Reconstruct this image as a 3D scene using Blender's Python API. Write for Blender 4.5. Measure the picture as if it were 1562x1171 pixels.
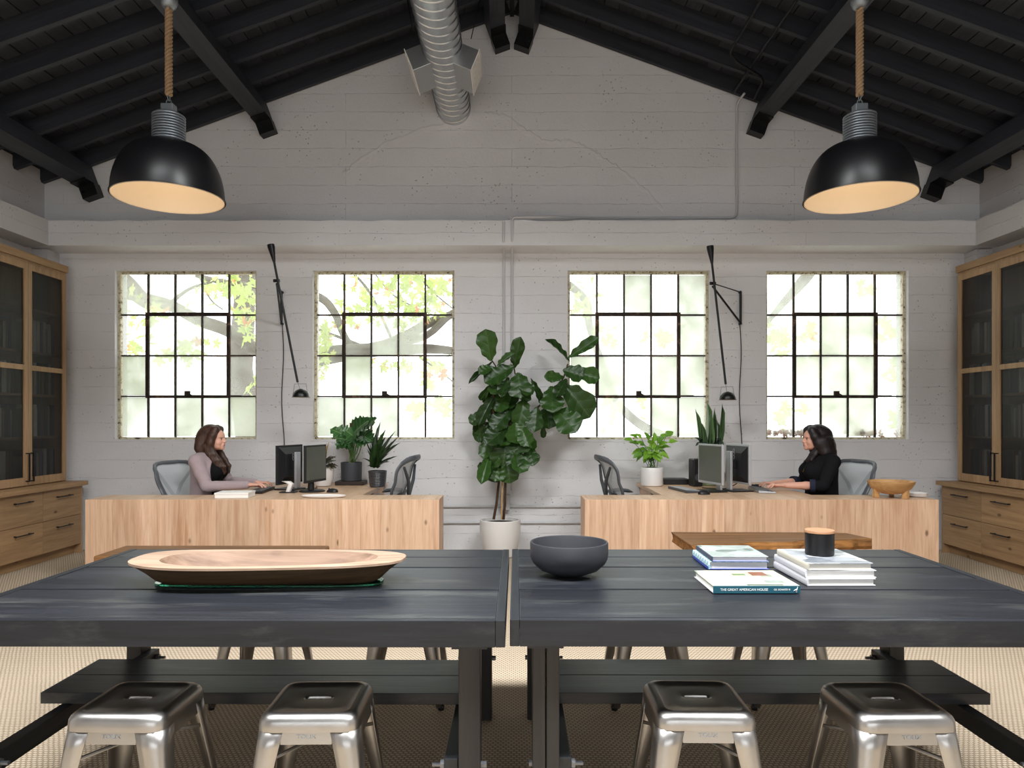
import bpy, bmesh, math, random
import numpy as np
from mathutils import Vector, Matrix

for _o in list(bpy.data.objects):
    bpy.data.objects.remove(_o)
scene = bpy.context.scene
COL = scene.collection
PI = math.pi
R = math.radians
rnd = random.Random(7)

# ------------------------------------------------------------------ camera
F = 1080.0            # focal length in photo pixels
EYE = 1.36
cam = bpy.data.cameras.new('camera')
cam.sensor_width = 36.0
cam.lens = 36.0 * F / 1562.0
cam.shift_y = 54.5 / 1562.0
cam.clip_start = 0.05
cam_o = bpy.data.objects.new('camera', cam)
COL.objects.link(cam_o)
cam_o.location = (0, 0, EYE)
cam_o.rotation_euler = (PI / 2, 0, 0)
scene.camera = cam_o

# ------------------------------------------------------------------ world and daylight
W = bpy.data.worlds.new('sky')
scene.world = W
W.use_nodes = True
_bg = W.node_tree.nodes['Background']
_bg.inputs[0].default_value = (0.93, 0.97, 1.0, 1)
_bg.inputs[1].default_value = 3.6

def area(name, loc, rot, sx, sy, power, col, spread=180):
    l = bpy.data.lights.new(name, 'AREA')
    l.shape = 'RECTANGLE'
    l.size = sx
    l.size_y = sy
    l.energy = power
    l.color = col
    o = bpy.data.objects.new(name, l)
    COL.objects.link(o)
    o.location = loc
    o.rotation_euler = rot
    l.spread = R(spread)
    return o

# roof lights over the table (in the openings of the roof) and the street windows behind the camera
area('skylight_daylight', (-1.75, 1.35, 5.16), (0, R(-20), 0), 2.3, 0.75, 300, (0.985, 0.995, 1.0), 140)
area('skylight_daylight', (1.75, 1.35, 5.16), (0, R(20), 0), 2.3, 0.75, 300, (0.985, 0.995, 1.0), 140)
area('street_window_daylight', (0, -4.02, 2.0), (R(90), 0, 0), 6.4, 1.7, 6, (0.95, 0.98, 1.0))

vs = scene.view_settings
vs.view_transform = 'Standard'
vs.look = 'None'
vs.gamma = 1.0
vs.use_curve_mapping = False
vs.exposure = 0.0

# ------------------------------------------------------------------ helpers
def P(px, py, d):
    """a photo pixel at a known distance d from the camera plane -> a point in the room"""
    return Vector(((px - 781.0) / F * d, d, EYE + (640.0 - py) / F * d))

def link(o):
    COL.objects.link(o)
    return o

def tag(o, label=None, cat=None, group=None, kind=None):
    if label: o['label'] = label
    if cat: o['category'] = cat
    if group: o['group'] = group
    if kind: o['kind'] = kind
    return o

def thing(name, label, cat, loc=(0, 0, 0), rz=0.0, group=None, kind=None):
    o = link(bpy.data.objects.new(name, None))
    o.empty_display_size = 0.05
    o.location = loc
    o.rotation_euler = (0, 0, rz)
    return tag(o, label, cat, group, kind)

class MB:
    def __init__(s):
        s.v = []
        s.f = []
    def add(s, vs_, fs):
        n = len(s.v)
        s.v.extend([tuple(p) for p in vs_])
        s.f.extend([tuple(i + n for i in f) for f in fs])
        return s
    def box(s, x0, x1, y0, y1, z0, z1):
        v = [(x, y, z) for z in (z0, z1) for y in (y0, y1) for x in (x0, x1)]
        return s.add(v, [(0, 2, 3, 1), (4, 5, 7, 6), (0, 1, 5, 4), (2, 6, 7, 3), (0, 4, 6, 2), (1, 3, 7, 5)])
    def obox(s, c, ax, ay, az):
        """box by centre and three half-axis vectors"""
        c = Vector(c); ax = Vector(ax); ay = Vector(ay); az = Vector(az)
        v = [c + ax * i + ay * j + az * k for k in (-1, 1) for j in (-1, 1) for i in (-1, 1)]
        return s.add(v, [(0, 2, 3, 1), (4, 5, 7, 6), (0, 1, 5, 4), (2, 6, 7, 3), (0, 4, 6, 2), (1, 3, 7, 5)])
    def rings(s, rings, closed=True, cap0=True, cap1=True):
        n = len(rings[0])
        base = len(s.v)
        for r in rings: s.v.extend([tuple(p) for p in r])
        for i in range(len(rings) - 1):
            for j in range(n if closed else n - 1):
                k = (j + 1) % n
                s.f.append((base + i * n + j, base + i * n + k, base + (i + 1) * n + k, base + (i + 1) * n + j))
        if cap0: s.f.append(tuple(base + j for j in reversed(range(n))))
        if cap1: s.f.append(tuple(base + (len(rings) - 1) * n + j for j in range(n)))
        return s
    def lathe(s, prof, c=(0, 0, 0), n=32, cap0=True, cap1=True):
        rs = [[(c[0] + r * math.cos(2 * PI * j / n), c[1] + r * math.sin(2 * PI * j / n), c[2] + z) for j in range(n)] for r, z in prof]
        return s.rings(rs, True, cap0, cap1)
    def tube(s, pts, r, n=10, caps=True):
        pts = [Vector(p) for p in pts]
        rr = r if isinstance(r, (list, tuple)) else [r] * len(pts)
        up = None
        rs = []
        for i, p in enumerate(pts):
            a = pts[max(i - 1, 0)]; b = pts[min(i + 1, len(pts) - 1)]
            t = (b - a).normalized()
            if up is None:
                up = Vector((0, 0, 1)) if abs(t.z) < 0.9 else Vector((1, 0, 0))
            u = (up - t * up.dot(t)).normalized()
            w = t.cross(u)
            up = u
            rs.append([p + (u * math.cos(2 * PI * j / n) + w * math.sin(2 * PI * j / n)) * rr[i] for j in range(n)])
        return s.rings(rs, True, caps, caps)
    def ball(s, c, r, n=16, m=10):
        rx, ry, rz = r if isinstance(r, (tuple, list)) else (r, r, r)
        rs = []
        for i in range(1, m):
            a = -PI / 2 + PI * i / m
            rs.append([(c[0] + rx * math.cos(a) * math.cos(2 * PI * j / n), c[1] + ry * math.cos(a) * math.sin(2 * PI * j / n), c[2] + rz * math.sin(a)) for j in range(n)])
        return s.rings(rs)
    def prism(s, poly, axis, a0, a1):
        """extrude a 2D polygon; axis 'x','y','z' is the extrusion axis"""
        def mk(p, a):
            return {'x': (a, p[0], p[1]), 'y': (p[0], a, p[1]), 'z': (p[0], p[1], a)}[axis]
        return s.rings([[mk(p, a0) for p in poly], [mk(p, a1) for p in poly]])
    def mesh(s, name):
        me = bpy.data.meshes.new(name)
        me.from_pydata(s.v, [], s.f)
        bm = bmesh.new()
        bm.from_mesh(me)
        bmesh.ops.recalc_face_normals(bm, faces=bm.faces)
        bm.to_mesh(me)
        bm.free()
        return me
    def build(s, name, mat, parent=None, smooth=False, bevel=0.0, seg=2, loc=None, solid=0.0, ang=40):
        me = s.mesh(name)
        me.materials.append(mat)
        o = link(bpy.data.objects.new(name, me))
        if smooth:
            me.polygons.foreach_set('use_smooth', [True] * len(me.polygons))
            try:
                me.set_sharp_from_angle(angle=R(ang))
            except Exception:
                pass
        if solid:
            m = o.modifiers.new('thickness', 'SOLIDIFY')
            m.thickness = solid
            m.offset = 0
        if bevel:
            m = o.modifiers.new('edge', 'BEVEL')
            m.width = bevel
            m.segments = seg
            m.limit_method = 'ANGLE'
            m.angle_limit = R(35)
        if parent: o.parent = parent
        if loc: o.location = loc
        return o

def copy_tree(o, parent=None):
    c = o.copy()
    link(c)
    c.parent = parent
    for ch in [x for x in o.children]:
        copy_tree(ch, c)
    return c

def inst(src_mesh, name, parent, mtx, mat=None):
    o = link(bpy.data.objects.new(name, src_mesh))
    o.parent = parent
    o.matrix_local = mtx
    return o

_txt_cache = {}
def text_obj(s, size, depth, name, mat, parent, mtx, xscale=1.0):
    cu = bpy.data.curves.new('lettering', 'FONT')
    cu.body = s
    cu.size = size
    cu.extrude = depth
    cu.align_x = 'CENTER'
    cu.align_y = 'CENTER'
    t = link(bpy.data.objects.new('lettering', cu))
    bpy.context.view_layer.update()
    me = bpy.data.meshes.new_from_object(t.evaluated_get(bpy.context.evaluated_depsgraph_get()))
    bpy.data.objects.remove(t)
    me.materials.clear()
    me.materials.append(mat)
    o = link(bpy.data.objects.new(name, me))
    o.parent = parent
    o.matrix_local = mtx @ Matrix.Diagonal((xscale, 1, 1, 1))
    return o

# ------------------------------------------------------------------ materials
def srgb(r, g, b):
    def c(x):
        x /= 255.0
        return x / 12.92 if x <= 0.04045 else ((x + 0.055) / 1.055) ** 2.4
    return (c(r), c(g), c(b), 1)

class NT:
    def __init__(s, name):
        s.m = bpy.data.materials.new(name)
        s.m.use_nodes = True
        s.t = s.m.node_tree
        s.b = s.t.nodes['Principled BSDF']
        s.out = s.t.nodes['Material Output']
    def n(s, typ, **kw):
        x = s.t.nodes.new(typ)
        for k, v in kw.items():
            if k == 'inp':
                for a, b in v.items():
                    x.inputs[a].default_value = b
            else:
                setattr(x, k, v)
        return x
    def l(s, a, b):
        s.t.links.new(a, b)
    def mix(s, fac, a, b, blend='MIX'):
        x = s.n('ShaderNodeMix', data_type='RGBA', blend_type=blend)
        for sock, val in ((x.inputs[0], fac), (x.inputs[6], a), (x.inputs[7], b)):
            if hasattr(val, 'links'): s.l(val, sock)
            else: sock.default_value = val
        return x.outputs[2]
    def math(s, op, a, b=0.5, c=None):
        x = s.n('ShaderNodeMath', operation=op)
        for i, val in enumerate((a, b, c)):
            if val is None: continue
            if hasattr(val, 'links'): s.l(val, x.inputs[i])
            else: x.inputs[i].default_value = val
        return x.outputs[0]
    def ramp(s, fac, stops):
        x = s.n('ShaderNodeValToRGB')
        e = x.color_ramp.elements
        while len(e) < len(stops): e.new(0.5)
        for el, (p, c) in zip(e, stops):
            el.position = p
            el.color = c if len(c) == 4 else (*c, 1)
        s.l(fac, x.inputs[0])
        return x.outputs[0]
    def coords(s, scale=(1, 1, 1), rand=0.0, rot=(0, 0, 0)):
        tc = s.n('ShaderNodeTexCoord')
        v = tc.outputs['Object']
        if rand:
            oi = s.n('ShaderNodeObjectInfo')
            a = s.n('ShaderNodeVectorMath', operation='ADD')
            m = s.math('MULTIPLY', oi.outputs['Random'], rand)
            cx = s.n('ShaderNodeCombineXYZ')
            s.l(m, cx.inputs[0]); s.l(m, cx.inputs[1]); s.l(m, cx.inputs[2])
            s.l(v, a.inputs[0]); s.l(cx.outputs[0], a.inputs[1])
            v = a.outputs[0]
        mp = s.n('ShaderNodeMapping')
        mp.inputs['Scale'].default_value = scale
        mp.inputs['Rotation'].default_value = rot
        s.l(v, mp.inputs[0])
        return mp.outputs[0]
    def noise(s, vec, scale=5.0, detail=4.0, rough=0.55, dist=0.0):
        x = s.n('ShaderNodeTexNoise')
        x.inputs['Scale'].default_value = scale
        x.inputs['Detail'].default_value = detail
        x.inputs['Roughness'].default_value = rough
        x.inputs['Distortion'].default_value = dist
        s.l(vec, x.inputs['Vector'])
        return x.outputs[0]
    def bump(s, h, strength=0.3, dist=0.01):
        x = s.n('ShaderNodeBump')
        x.inputs['Strength'].default_value = strength
        x.inputs['Distance'].default_value = dist
        s.l(h, x.inputs['Height'])
        s.l(x.outputs[0], s.b.inputs['Normal'])
    def done(s, col=None, rough=None, metal=None, spec=None, **kw):
        for key, val in (('Base Color', col), ('Roughness', rough), ('Metallic', metal), ('Specular IOR Level', spec)):
            if val is None: continue
            if hasattr(val, 'links'): s.l(val, s.b.inputs[key])
            else: s.b.inputs[key].default_value = val
        for k, v in kw.items():
            s.b.inputs[k.replace('_', ' ')].default_value = v
        return s.m

def plain(name, col, rough=0.5, metal=0.0, spec=0.5, var=0.06, nscale=30.0, bump=0.0):
    k = NT(name)
    v = k.coords()
    n = k.noise(v, nscale, 3)
    lo = tuple(c * (1 - var) for c in col[:3]) + (1,)
    hi = tuple(min(1, c * (1 + var)) for c in col[:3]) + (1,)
    c = k.mix(n, lo, hi)
    if bump: k.bump(n, bump, 0.004)
    return k.done(c, rough, metal, spec)

def wood(name, dark, light, axis='x', rough=0.5, fine=60.0, tone=0.12, knots=0.0, spec=0.35, bump=0.15, contrast=(0.3, 0.7), scuff=0.0):
    k = NT(name)
    st = {'x': (0.06, 1, 1), 'y': (1, 0.06, 1), 'z': (1, 1, 0.06)}[axis]
    v = k.coords(st, 37.0)
    warp = k.noise(v, 4.0, 2)
    g1 = k.noise(v, fine, 5, 0.6, 0.4)
    g2 = k.noise(v, 9.0, 4, 0.6, 1.2)
    g = k.math('ADD', k.math('MULTIPLY', g1, 0.45), k.math('MULTIPLY', g2, 0.55))
    c = k.ramp(g, [(contrast[0], dark), (contrast[1], light)])
    if knots:
        kv = k.coords({'x': (2.8, 5.2, 5.2), 'y': (5.2, 2.8, 5.2), 'z': (5.2, 5.2, 2.8)}[axis], 37.0)
        vo = k.n('ShaderNodeTexVoronoi')
        vo.inputs['Scale'].default_value = 1.0
        k.l(kv, vo.inputs['Vector'])
        kk = k.ramp(vo.outputs['Distance'], [(0.045, (1, 1, 1)), (0.095, (0, 0, 0))])
        kd = tuple(x * 0.35 for x in dark[:3]) + (1,)
        c = k.mix(k.math('MULTIPLY', kk, knots), c, kd)
    if scuff:
        sv_ = k.coords((0.35, 1.6, 1), 37.0)
        sc = k.math('MULTIPLY', k.ramp(k.noise(sv_, 5.0, 6, 0.7), [(0.54, (0, 0, 0)), (0.74, (1, 1, 1))]), scuff)
        c = k.mix(sc, c, srgb(96, 98, 94))
    oi = k.n('ShaderNodeObjectInfo')
    hs = k.n('ShaderNodeHueSaturation')
    k.l(k.math('MULTIPLY_ADD', oi.outputs['Random'], 2 * tone, 1 - tone), hs.inputs['Value'])
    k.l(c, hs.inputs['Color'])
    k.bump(g1, bump, 0.003)
    return k.done(hs.outputs[0], rough, 0, spec)

def concrete(name, col, axis='x', line=0.38):
    """painted, board-formed concrete: shallow horizontal form lines and pock marks"""
    k = NT(name)
    tc = k.n('ShaderNodeTexCoord')
    sp = k.n('ShaderNodeSeparateXYZ')
    k.l(tc.outputs['Object'], sp.inputs[0])
    wob = k.noise(tc.outputs['Object'], 3.0, 4)
    cb = k.n('ShaderNodeCombineXYZ')
    k.l(sp.outputs[0 if axis == 'x' else 1], cb.inputs[0])
    k.l(k.math('MULTIPLY_ADD', wob, 0.045, sp.outputs[2]), cb.inputs[1])
    br = k.n('ShaderNodeTexBrick', offset=0.37)
    br.inputs['Scale'].default_value = 1.0
    br.inputs['Mortar Size'].default_value = 0.0022
    br.inputs['Mortar Smooth'].default_value = 0.7
    br.inputs['Brick Width'].default_value = 4.7
    br.inputs['Row Height'].default_value = 0.192
    br.inputs['Color1'].default_value = (1, 1, 1, 1)
    br.inputs['Color2'].default_value = (0.965, 0.965, 0.965, 1)
    br.inputs['Mortar'].default_value = (1, 1, 1, 1)
    k.l(cb.outputs[0], br.inputs['Vector'])
    brk = k.noise(tc.outputs['Object'], 9.0, 4, 0.65)
    msk = k.ramp(brk, [(0.42, (0, 0, 0)), (0.62, (1, 1, 1))])
    mort = k.math('MULTIPLY', br.outputs['Fac'], k.math('MULTIPLY_ADD', msk, 0.85, 0.15))
    vo = k.n('ShaderNodeTexVoronoi')
    vo.inputs['Scale'].default_value = 22.0
    k.l(tc.outputs['Object'], vo.inputs['Vector'])
    pk = k.ramp(vo.outputs['Distance'], [(0.07, (1, 1, 1)), (0.14, (0, 0, 0))])
    pm = k.ramp(k.noise(tc.outputs['Object'], 2.2, 3), [(0.46, (0, 0, 0)), (0.6, (1, 1, 1))])
    pock = k.math('MULTIPLY', pk, pm)
    dirt = k.noise(tc.outputs['Object'], 1.3, 5, 0.6)
    c = k.mix(dirt, tuple(x * 0.93 for x in col[:3]) + (1,), tuple(min(1, x * 1.05) for x in col[:3]) + (1,))
    c = k.mix(1.0, c, br.outputs['Color'], 'MULTIPLY')
    dk = tuple(x * 0.45 for x in col[:3]) + (1,)
    c = k.mix(k.math('MULTIPLY', mort, line), c, dk)
    c = k.mix(k.math('MULTIPLY', pock, 0.75), c, dk)
    fine = k.noise(tc.outputs['Object'], 45.0, 5, 0.7)
    h = k.math('SUBTRACT', k.math('MULTIPLY', fine, 0.35), k.math('ADD', mort, pock))
    h = k.math('ADD', h, k.math('MULTIPLY', dirt, 0.8))
    k.bump(h, 0.7, 0.014)
    return k.done(c, 0.75, 0, 0.25)

M = {}
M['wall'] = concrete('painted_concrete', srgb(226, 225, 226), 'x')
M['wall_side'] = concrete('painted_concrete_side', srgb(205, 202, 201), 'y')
M['roof'] = plain('roof_black', srgb(46, 48, 53), 0.6, 0, 0.35, 0.25, 14, 0.3)
M['beam'] = wood('beam_black', srgb(40, 42, 48), srgb(62, 65, 72), 'y', 0.55, 40, 0.1, bump=0.25)
M['rafter'] = wood('rafter_black', srgb(36, 38, 44), srgb(56, 59, 66), 'x', 0.55, 40, 0.12, bump=0.25)
M['deck'] = wood('deck_black', srgb(44, 47, 54), srgb(66, 69, 77), 'y', 0.6, 40, 0.25, bump=0.25)
M['black_metal'] = plain('black_metal', srgb(22, 22, 24), 0.4, 0.3, 0.5)
M['matte_black'] = plain('matte_black_enamel', srgb(16, 16, 19), 0.36, 0.0, 0.42, 0.04)
M['plastic'] = plain('black_plastic', srgb(26, 26, 28), 0.45, 0, 0.45)
M['grey_plastic'] = plain('grey_plastic', srgb(72, 76, 80), 0.45, 0, 0.45)
M['silver'] = plain('silver_plastic', srgb(190, 192, 196), 0.35, 0.5, 0.5, 0.03)
M['white'] = plain('white_ceramic', srgb(232, 228, 224), 0.3, 0, 0.5, 0.02)
M['paper'] = plain('paper', srgb(238, 236, 230), 0.8, 0, 0.2, 0.03, 200)
M['oak'] = wood('pale_oak', srgb(178, 134, 100), srgb(232, 199, 170), 'z', 0.45, 50, 0.09, 0.85)
M['oak_top'] = wood('pale_oak_top', srgb(184, 148, 116), srgb(224, 192, 160), 'y', 0.4, 55, 0.05, 0.3)
M['oak_h'] = wood('oak_drawer', srgb(130, 100, 68), srgb(178, 144, 106), 'y', 0.5, 50, 0.1, 0.8)
M['oak_v'] = wood('oak_door', srgb(142, 110, 78), srgb(188, 154, 116), 'z', 0.5, 60, 0.06, 0.25)
M['black_wood'] = wood('ebonised_wood', srgb(16, 18, 22), srgb(42, 45, 52), 'x', 0.4, 45, 0.16, 0.4, 0.35, 0.3, (0.28, 0.74), 0.4)
M['black_wood_y'] = wood('ebonised_wood_cross', srgb(17, 19, 22), srgb(38, 41, 46), 'y', 0.45, 45, 0.1, 0, 0.4, 0.25)
M['black_wood_z'] = wood('ebonised_wood_post', srgb(24, 23, 23), srgb(48, 46, 45), 'z', 0.55, 45, 0.1, 0, 0.35, 0.25)
M['walnut'] = wood('live_edge_slab', srgb(78, 50, 26), srgb(146, 104, 62), 'x', 0.5, 30, 0.04, 0.5)
M['bark'] = wood('live_edge_bark', srgb(40, 24, 12), srgb(176, 120, 62), 'x', 0.8, 22, 0.04, 0.6, bump=0.8)
M['trough'] = wood('trough_wood', srgb(116, 92, 74), srgb(184, 157, 135), 'x', 0.6, 26, 0.03, 0.2)
M['trough_out'] = wood('trough_outside', srgb(48, 36, 24), srgb(112, 86, 58), 'x', 0.7, 26, 0.03, 0.2)
M['bowl_wood'] = wood('turned_bowl_wood', srgb(150, 100, 52), srgb(226, 182, 126), 'x', 0.5, 14, 0.04, 0.2)
M['dark_block'] = wood('dark_block', srgb(36, 28, 24), srgb(66, 52, 44), 'x', 0.55)
M['steel'] = None

def steel():
    k = NT('brushed_steel')
    v = k.coords((1, 1, 1))
    n = k.noise(v, 9.0, 5, 0.6)
    r = k.ramp(n, [(0.3, (0.32, 0.32, 0.32)), (0.75, (0.42, 0.42, 0.42))])
    c = k.mix(n, (0.36, 0.345, 0.33, 1), (0.48, 0.465, 0.45, 1))
    return k.done(c, r, 1.0)
M['steel'] = steel()
M['galv'] = None
def galv():
    k = NT('galvanised_steel')
    v = k.coords()
    vo = k.n('ShaderNodeTexVoronoi')
    vo.inputs['Scale'].default_value = 26.0
    k.l(v, vo.inputs['Vector'])
    c = k.mix(k.ramp(vo.outputs['Color'], [(0.0, (0, 0, 0)), (1, (1, 1, 1))]), (0.56, 0.58, 0.6, 1), (0.66, 0.68, 0.7, 1))
    return k.done(c, 0.3, 0.95)
M['galv'] = galv()
M['galv_box'] = plain('galvanised_box', srgb(186, 188, 188), 0.35, 0.9, 0.5, 0.05)
M['zinc'] = plain('cast_zinc', srgb(150, 156, 162), 0.42, 0.7, 0.5)
M['shade_in'] = plain('cream_enamel', srgb(226, 212, 190), 0.5, 0, 0.4, 0.02)
M['conduit'] = plain('painted_conduit', srgb(204, 203, 204), 0.5, 0.0, 0.4, 0.04)
M['bolt'] = plain('zinc_bolt', srgb(120, 122, 128), 0.4, 0.8)

def carpet():
    k = NT('sisal_carpet')
    tc = k.n('ShaderNodeTexCoord')
    v = tc.outputs['Object']
    wv = k.noise(v, 14.0, 3)
    sp = k.n('ShaderNodeSeparateXYZ')
    k.l(v, sp.inputs[0])
    x = k.math('MULTIPLY_ADD', wv, 0.006, sp.outputs[0])
    y = k.math('MULTIPLY_ADD', wv, 0.006, sp.outputs[1])
    # staggered loops: rows along y, alternate rows shifted
    row = k.math('MULTIPLY', y, 1 / 0.017)
    sx = k.math('ABSOLUTE', k.math('SINE', k.math('ADD', k.math('MULTIPLY', x, PI / 0.022), k.math('MULTIPLY', k.math('FLOOR', row), 1.5708))))
    sy = k.math('ABSOLUTE', k.math('SINE', k.math('MULTIPLY', row, PI)))
    h = k.math('MULTIPLY', k.math('POWER', sx, 0.6), k.math('POWER', sy, 0.6))
    fib = k.noise(v, 260.0, 3, 0.6)
    h2 = k.math('ADD', h, k.math('MULTIPLY', fib, 0.35))
    big = k.noise(v, 1.2, 4)
    c = k.ramp(h2, [(0.12, srgb(88, 71, 53)), (0.55, srgb(178, 160, 136)), (1.0, srgb(212, 197, 176))])
    c = k.mix(k.math('MULTIPLY', big, 0.25), c, srgb(184, 164, 138))
    k.bump(h2, 0.9, 0.006)
    return k.done(c, 0.9, 0, 0.1)
M['carpet'] = carpet()

def mesh_panel():
    """woven wire mesh: dark strands with openings between them"""
    k = NT('wire_mesh')
    v = k.coords()
    sp = k.n('ShaderNodeSeparateXYZ')
    k.l(v, sp.inputs[0])
    a = k.math('ABSOLUTE', k.math('SINE', k.math('MULTIPLY', sp.outputs[1], PI / 0.006)))
    b = k.math('ABSOLUTE', k.math('SINE', k.math('MULTIPLY', sp.outputs[2], PI / 0.006)))
    hole = k.math('GREATER_THAN', k.math('MINIMUM', a, b), 0.42)
    tr = k.n('ShaderNodeBsdfTransparent')
    mx = k.n('ShaderNodeMixShader')
    k.done((0.022, 0.021, 0.02, 1), 0.45, 0.4)
    k.l(hole, mx.inputs[0]); k.l(k.b.outputs[0], mx.inputs[1]); k.l(tr.outputs[0], mx.inputs[2])
    k.l(mx.outputs[0], k.out.inputs[0])
    return k.m
M['mesh'] = mesh_panel()

def pane(name, lo, hi, tint=(1, 1, 1, 1)):
    """old window glass: clear with cloudy, dirty patches that scatter the daylight"""
    k = NT(name)
    v = k.coords((1, 1, 1), 11.0)
    n = k.noise(v, 2.5, 4, 0.5, 0.3)
    sp = k.n('ShaderNodeSeparateXYZ')
    k.l(v, sp.inputs[0])
    f = k.ramp(n, [(0.3, (lo, lo, lo)), (0.7, (hi, hi, hi))])
    tr = k.n('ShaderNodeBsdfTransparent')
    tl = k.n('ShaderNodeBsdfTranslucent')
    tl.inputs[0].default_value = tint
    gl = k.n('ShaderNodeBsdfGlossy')
    gl.inputs['Roughness'].default_value = 0.05
    m1 = k.n('ShaderNodeMixShader')
    k.l(f, m1.inputs[0]); k.l(tr.outputs[0], m1.inputs[1]); k.l(tl.outputs[0], m1.inputs[2])
    m2 = k.n('ShaderNodeMixShader')
    m2.inputs[0].default_value = 0.04
    k.l(m1.outputs[0], m2.inputs[1]); k.l(gl.outputs[0], m2.inputs[2])
    k.l(m2.outputs[0], k.out.inputs[0])
    return k.m
M['pane_clear'] = pane('window_glass', 0.02, 0.25, (0.56, 0.575, 0.51, 1))
M['pane_hazy'] = pane('dusty_window_glass', 0.2, 0.65, (0.56, 0.575, 0.50, 1))
M['pane_frost'] = pane('cloudy_window_glass', 0.55, 0.95, (0.56, 0.575, 0.49, 1))

def rust_bar():
    k = NT('rusty_window_steel')
    v = k.coords()
    n = k.noise(v, 22.0, 5, 0.7)
    n2 = k.noise(v, 3.0, 3)
    c = k.ramp(n, [(0.35, srgb(40, 33, 29)), (0.52, srgb(70, 50, 38)), (0.62, srgb(124, 90, 66)), (0.72, srgb(170, 162, 148))])
    c = k.mix(k.ramp(n2, [(0.45, (0.85, 0.85, 0.85)), (0.65, (0.1, 0.1, 0.1))]), c, srgb(46, 40, 37))
    k.bump(n, 0.3, 0.004)
    return k.done(c, 0.7, 0.2, 0.3)
M['rust'] = rust_bar()

def putty():
    k = NT('peeling_cream_frame')
    v = k.coords()
    n = k.noise(v, 30.0, 5, 0.7)
    c = k.ramp(n, [(0.36, srgb(70, 52, 38)), (0.45, srgb(190, 180, 150)), (0.7, srgb(222, 216, 196))])
    return k.done(c, 0.7)
M['putty'] = putty()

def leafmat(name, dark, light, vein, trans, rough=0.35, veins=9.0, vstr=0.5):
    k = NT(name)
    tc = k.n('ShaderNodeTexCoord')
    sp = k.n('ShaderNodeSeparateXYZ')
    k.l(tc.outputs['Object'], sp.inputs[0])
    ax = k.math('ABSOLUTE', sp.outputs[0])
    w = k.math('ABSOLUTE', k.math('SINE', k.math('MULTIPLY', k.math('SUBTRACT', sp.outputs[1], k.math('MULTIPLY', ax, 0.55)), veins * PI / 2)))
    side = k.math('LESS_THAN', w, 0.10)
    mid = k.math('LESS_THAN', ax, 0.016)
    vn = k.math('MAXIMUM', k.math('MULTIPLY', side, 0.55), mid)
    oi = k.n('ShaderNodeObjectInfo')
    n = k.noise(tc.outputs['Object'], 5.0, 3)
    c = k.mix(k.math('MULTIPLY_ADD', oi.outputs['Random'], 0.7, k.math('MULTIPLY', n, 0.3)), dark, light)
    c = k.mix(k.math('MULTIPLY', vn, vstr), c, vein)
    k.bump(k.math('POWER', w, 0.5), 0.12, 0.03)
    k.done(c, rough, 0, 0.5)
    tl = k.n('ShaderNodeBsdfTranslucent')
    k.l(c, tl.inputs[0])
    mx = k.n('ShaderNodeMixShader')
    mx.inputs[0].default_value = trans
    k.l(k.b.outputs[0], mx.inputs[1]); k.l(tl.outputs[0], mx.inputs[2])
    k.l(mx.outputs[0], k.out.inputs[0])
    return k.m
M['fig_leaf'] = leafmat('fig_leaf', srgb(20, 44, 13), srgb(54, 90, 30), srgb(108, 140, 76), 0.08, 0.36, 8.0, 0.2)
M['monstera_leaf'] = leafmat('split_leaf', srgb(28, 66, 30), srgb(70, 112, 58), srgb(140, 176, 110), 0.1, 0.3)
M['bright_leaf'] = leafmat('bright_leaf', srgb(70, 128, 26), srgb(150, 200, 62), srgb(180, 214, 116), 0.3, 0.4)
M['blade_leaf'] = leafmat('blade_leaf', srgb(26, 46, 22), srgb(64, 94, 48), srgb(60, 90, 48), 0.05, 0.4, 3.0, 0.2)
M['snake_leaf'] = leafmat('snake_leaf', srgb(62, 90, 54), srgb(124, 156, 106), srgb(150, 176, 110), 0.05, 0.4, 24.0, 0.35)
M['red_leaf'] = leafmat('red_leaf', srgb(36, 18, 20), srgb(66, 62, 38), srgb(120, 140, 80), 0.1, 0.45)
M['grey_leaf'] = leafmat('grey_leaf', srgb(34, 48, 40), srgb(92, 108, 96), srgb(150, 160, 150), 0.05, 0.45)
M['stem'] = plain('plant_stem', srgb(74, 54, 40), 0.8, 0, 0.2, 0.3, 60, 0.5)
M['green_stem'] = plain('green_stem', srgb(70, 104, 48), 0.6)
M['soil'] = plain('soil', srgb(40, 38, 24), 0.95, 0, 0.1, 0.5, 90, 0.8)
M['cane'] = plain('bamboo_cane', srgb(196, 156, 104), 0.6)
M['charcoal'] = plain('charcoal_pot', srgb(54, 56, 60), 0.55, 0, 0.35, 0.15, 60, 0.2)
M['blackbowl'] = plain('black_stoneware', srgb(52, 53, 58), 0.5, 0, 0.4, 0.12, 40, 0.1)
# ------------------------------------------------------------------ the room
YB = 7.42       # end wall with the windows
XW = 4.9        # side walls
SL = R(20.0)    # roof pitch
ZR = 5.60       # underside of the rafters at the ridge
Y0 = -4.2       # street wall behind the camera
def roofz(x): return ZR - math.tan(SL) * abs(x)

fl = MB().box(-XW - 0.25, XW + 0.25, Y0 - 0.2, YB + 0.25, -0.12, 0.0).build('floor', M['carpet'])
tag(fl, 'beige woven sisal carpet covering the whole floor', None, None, 'structure')

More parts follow.
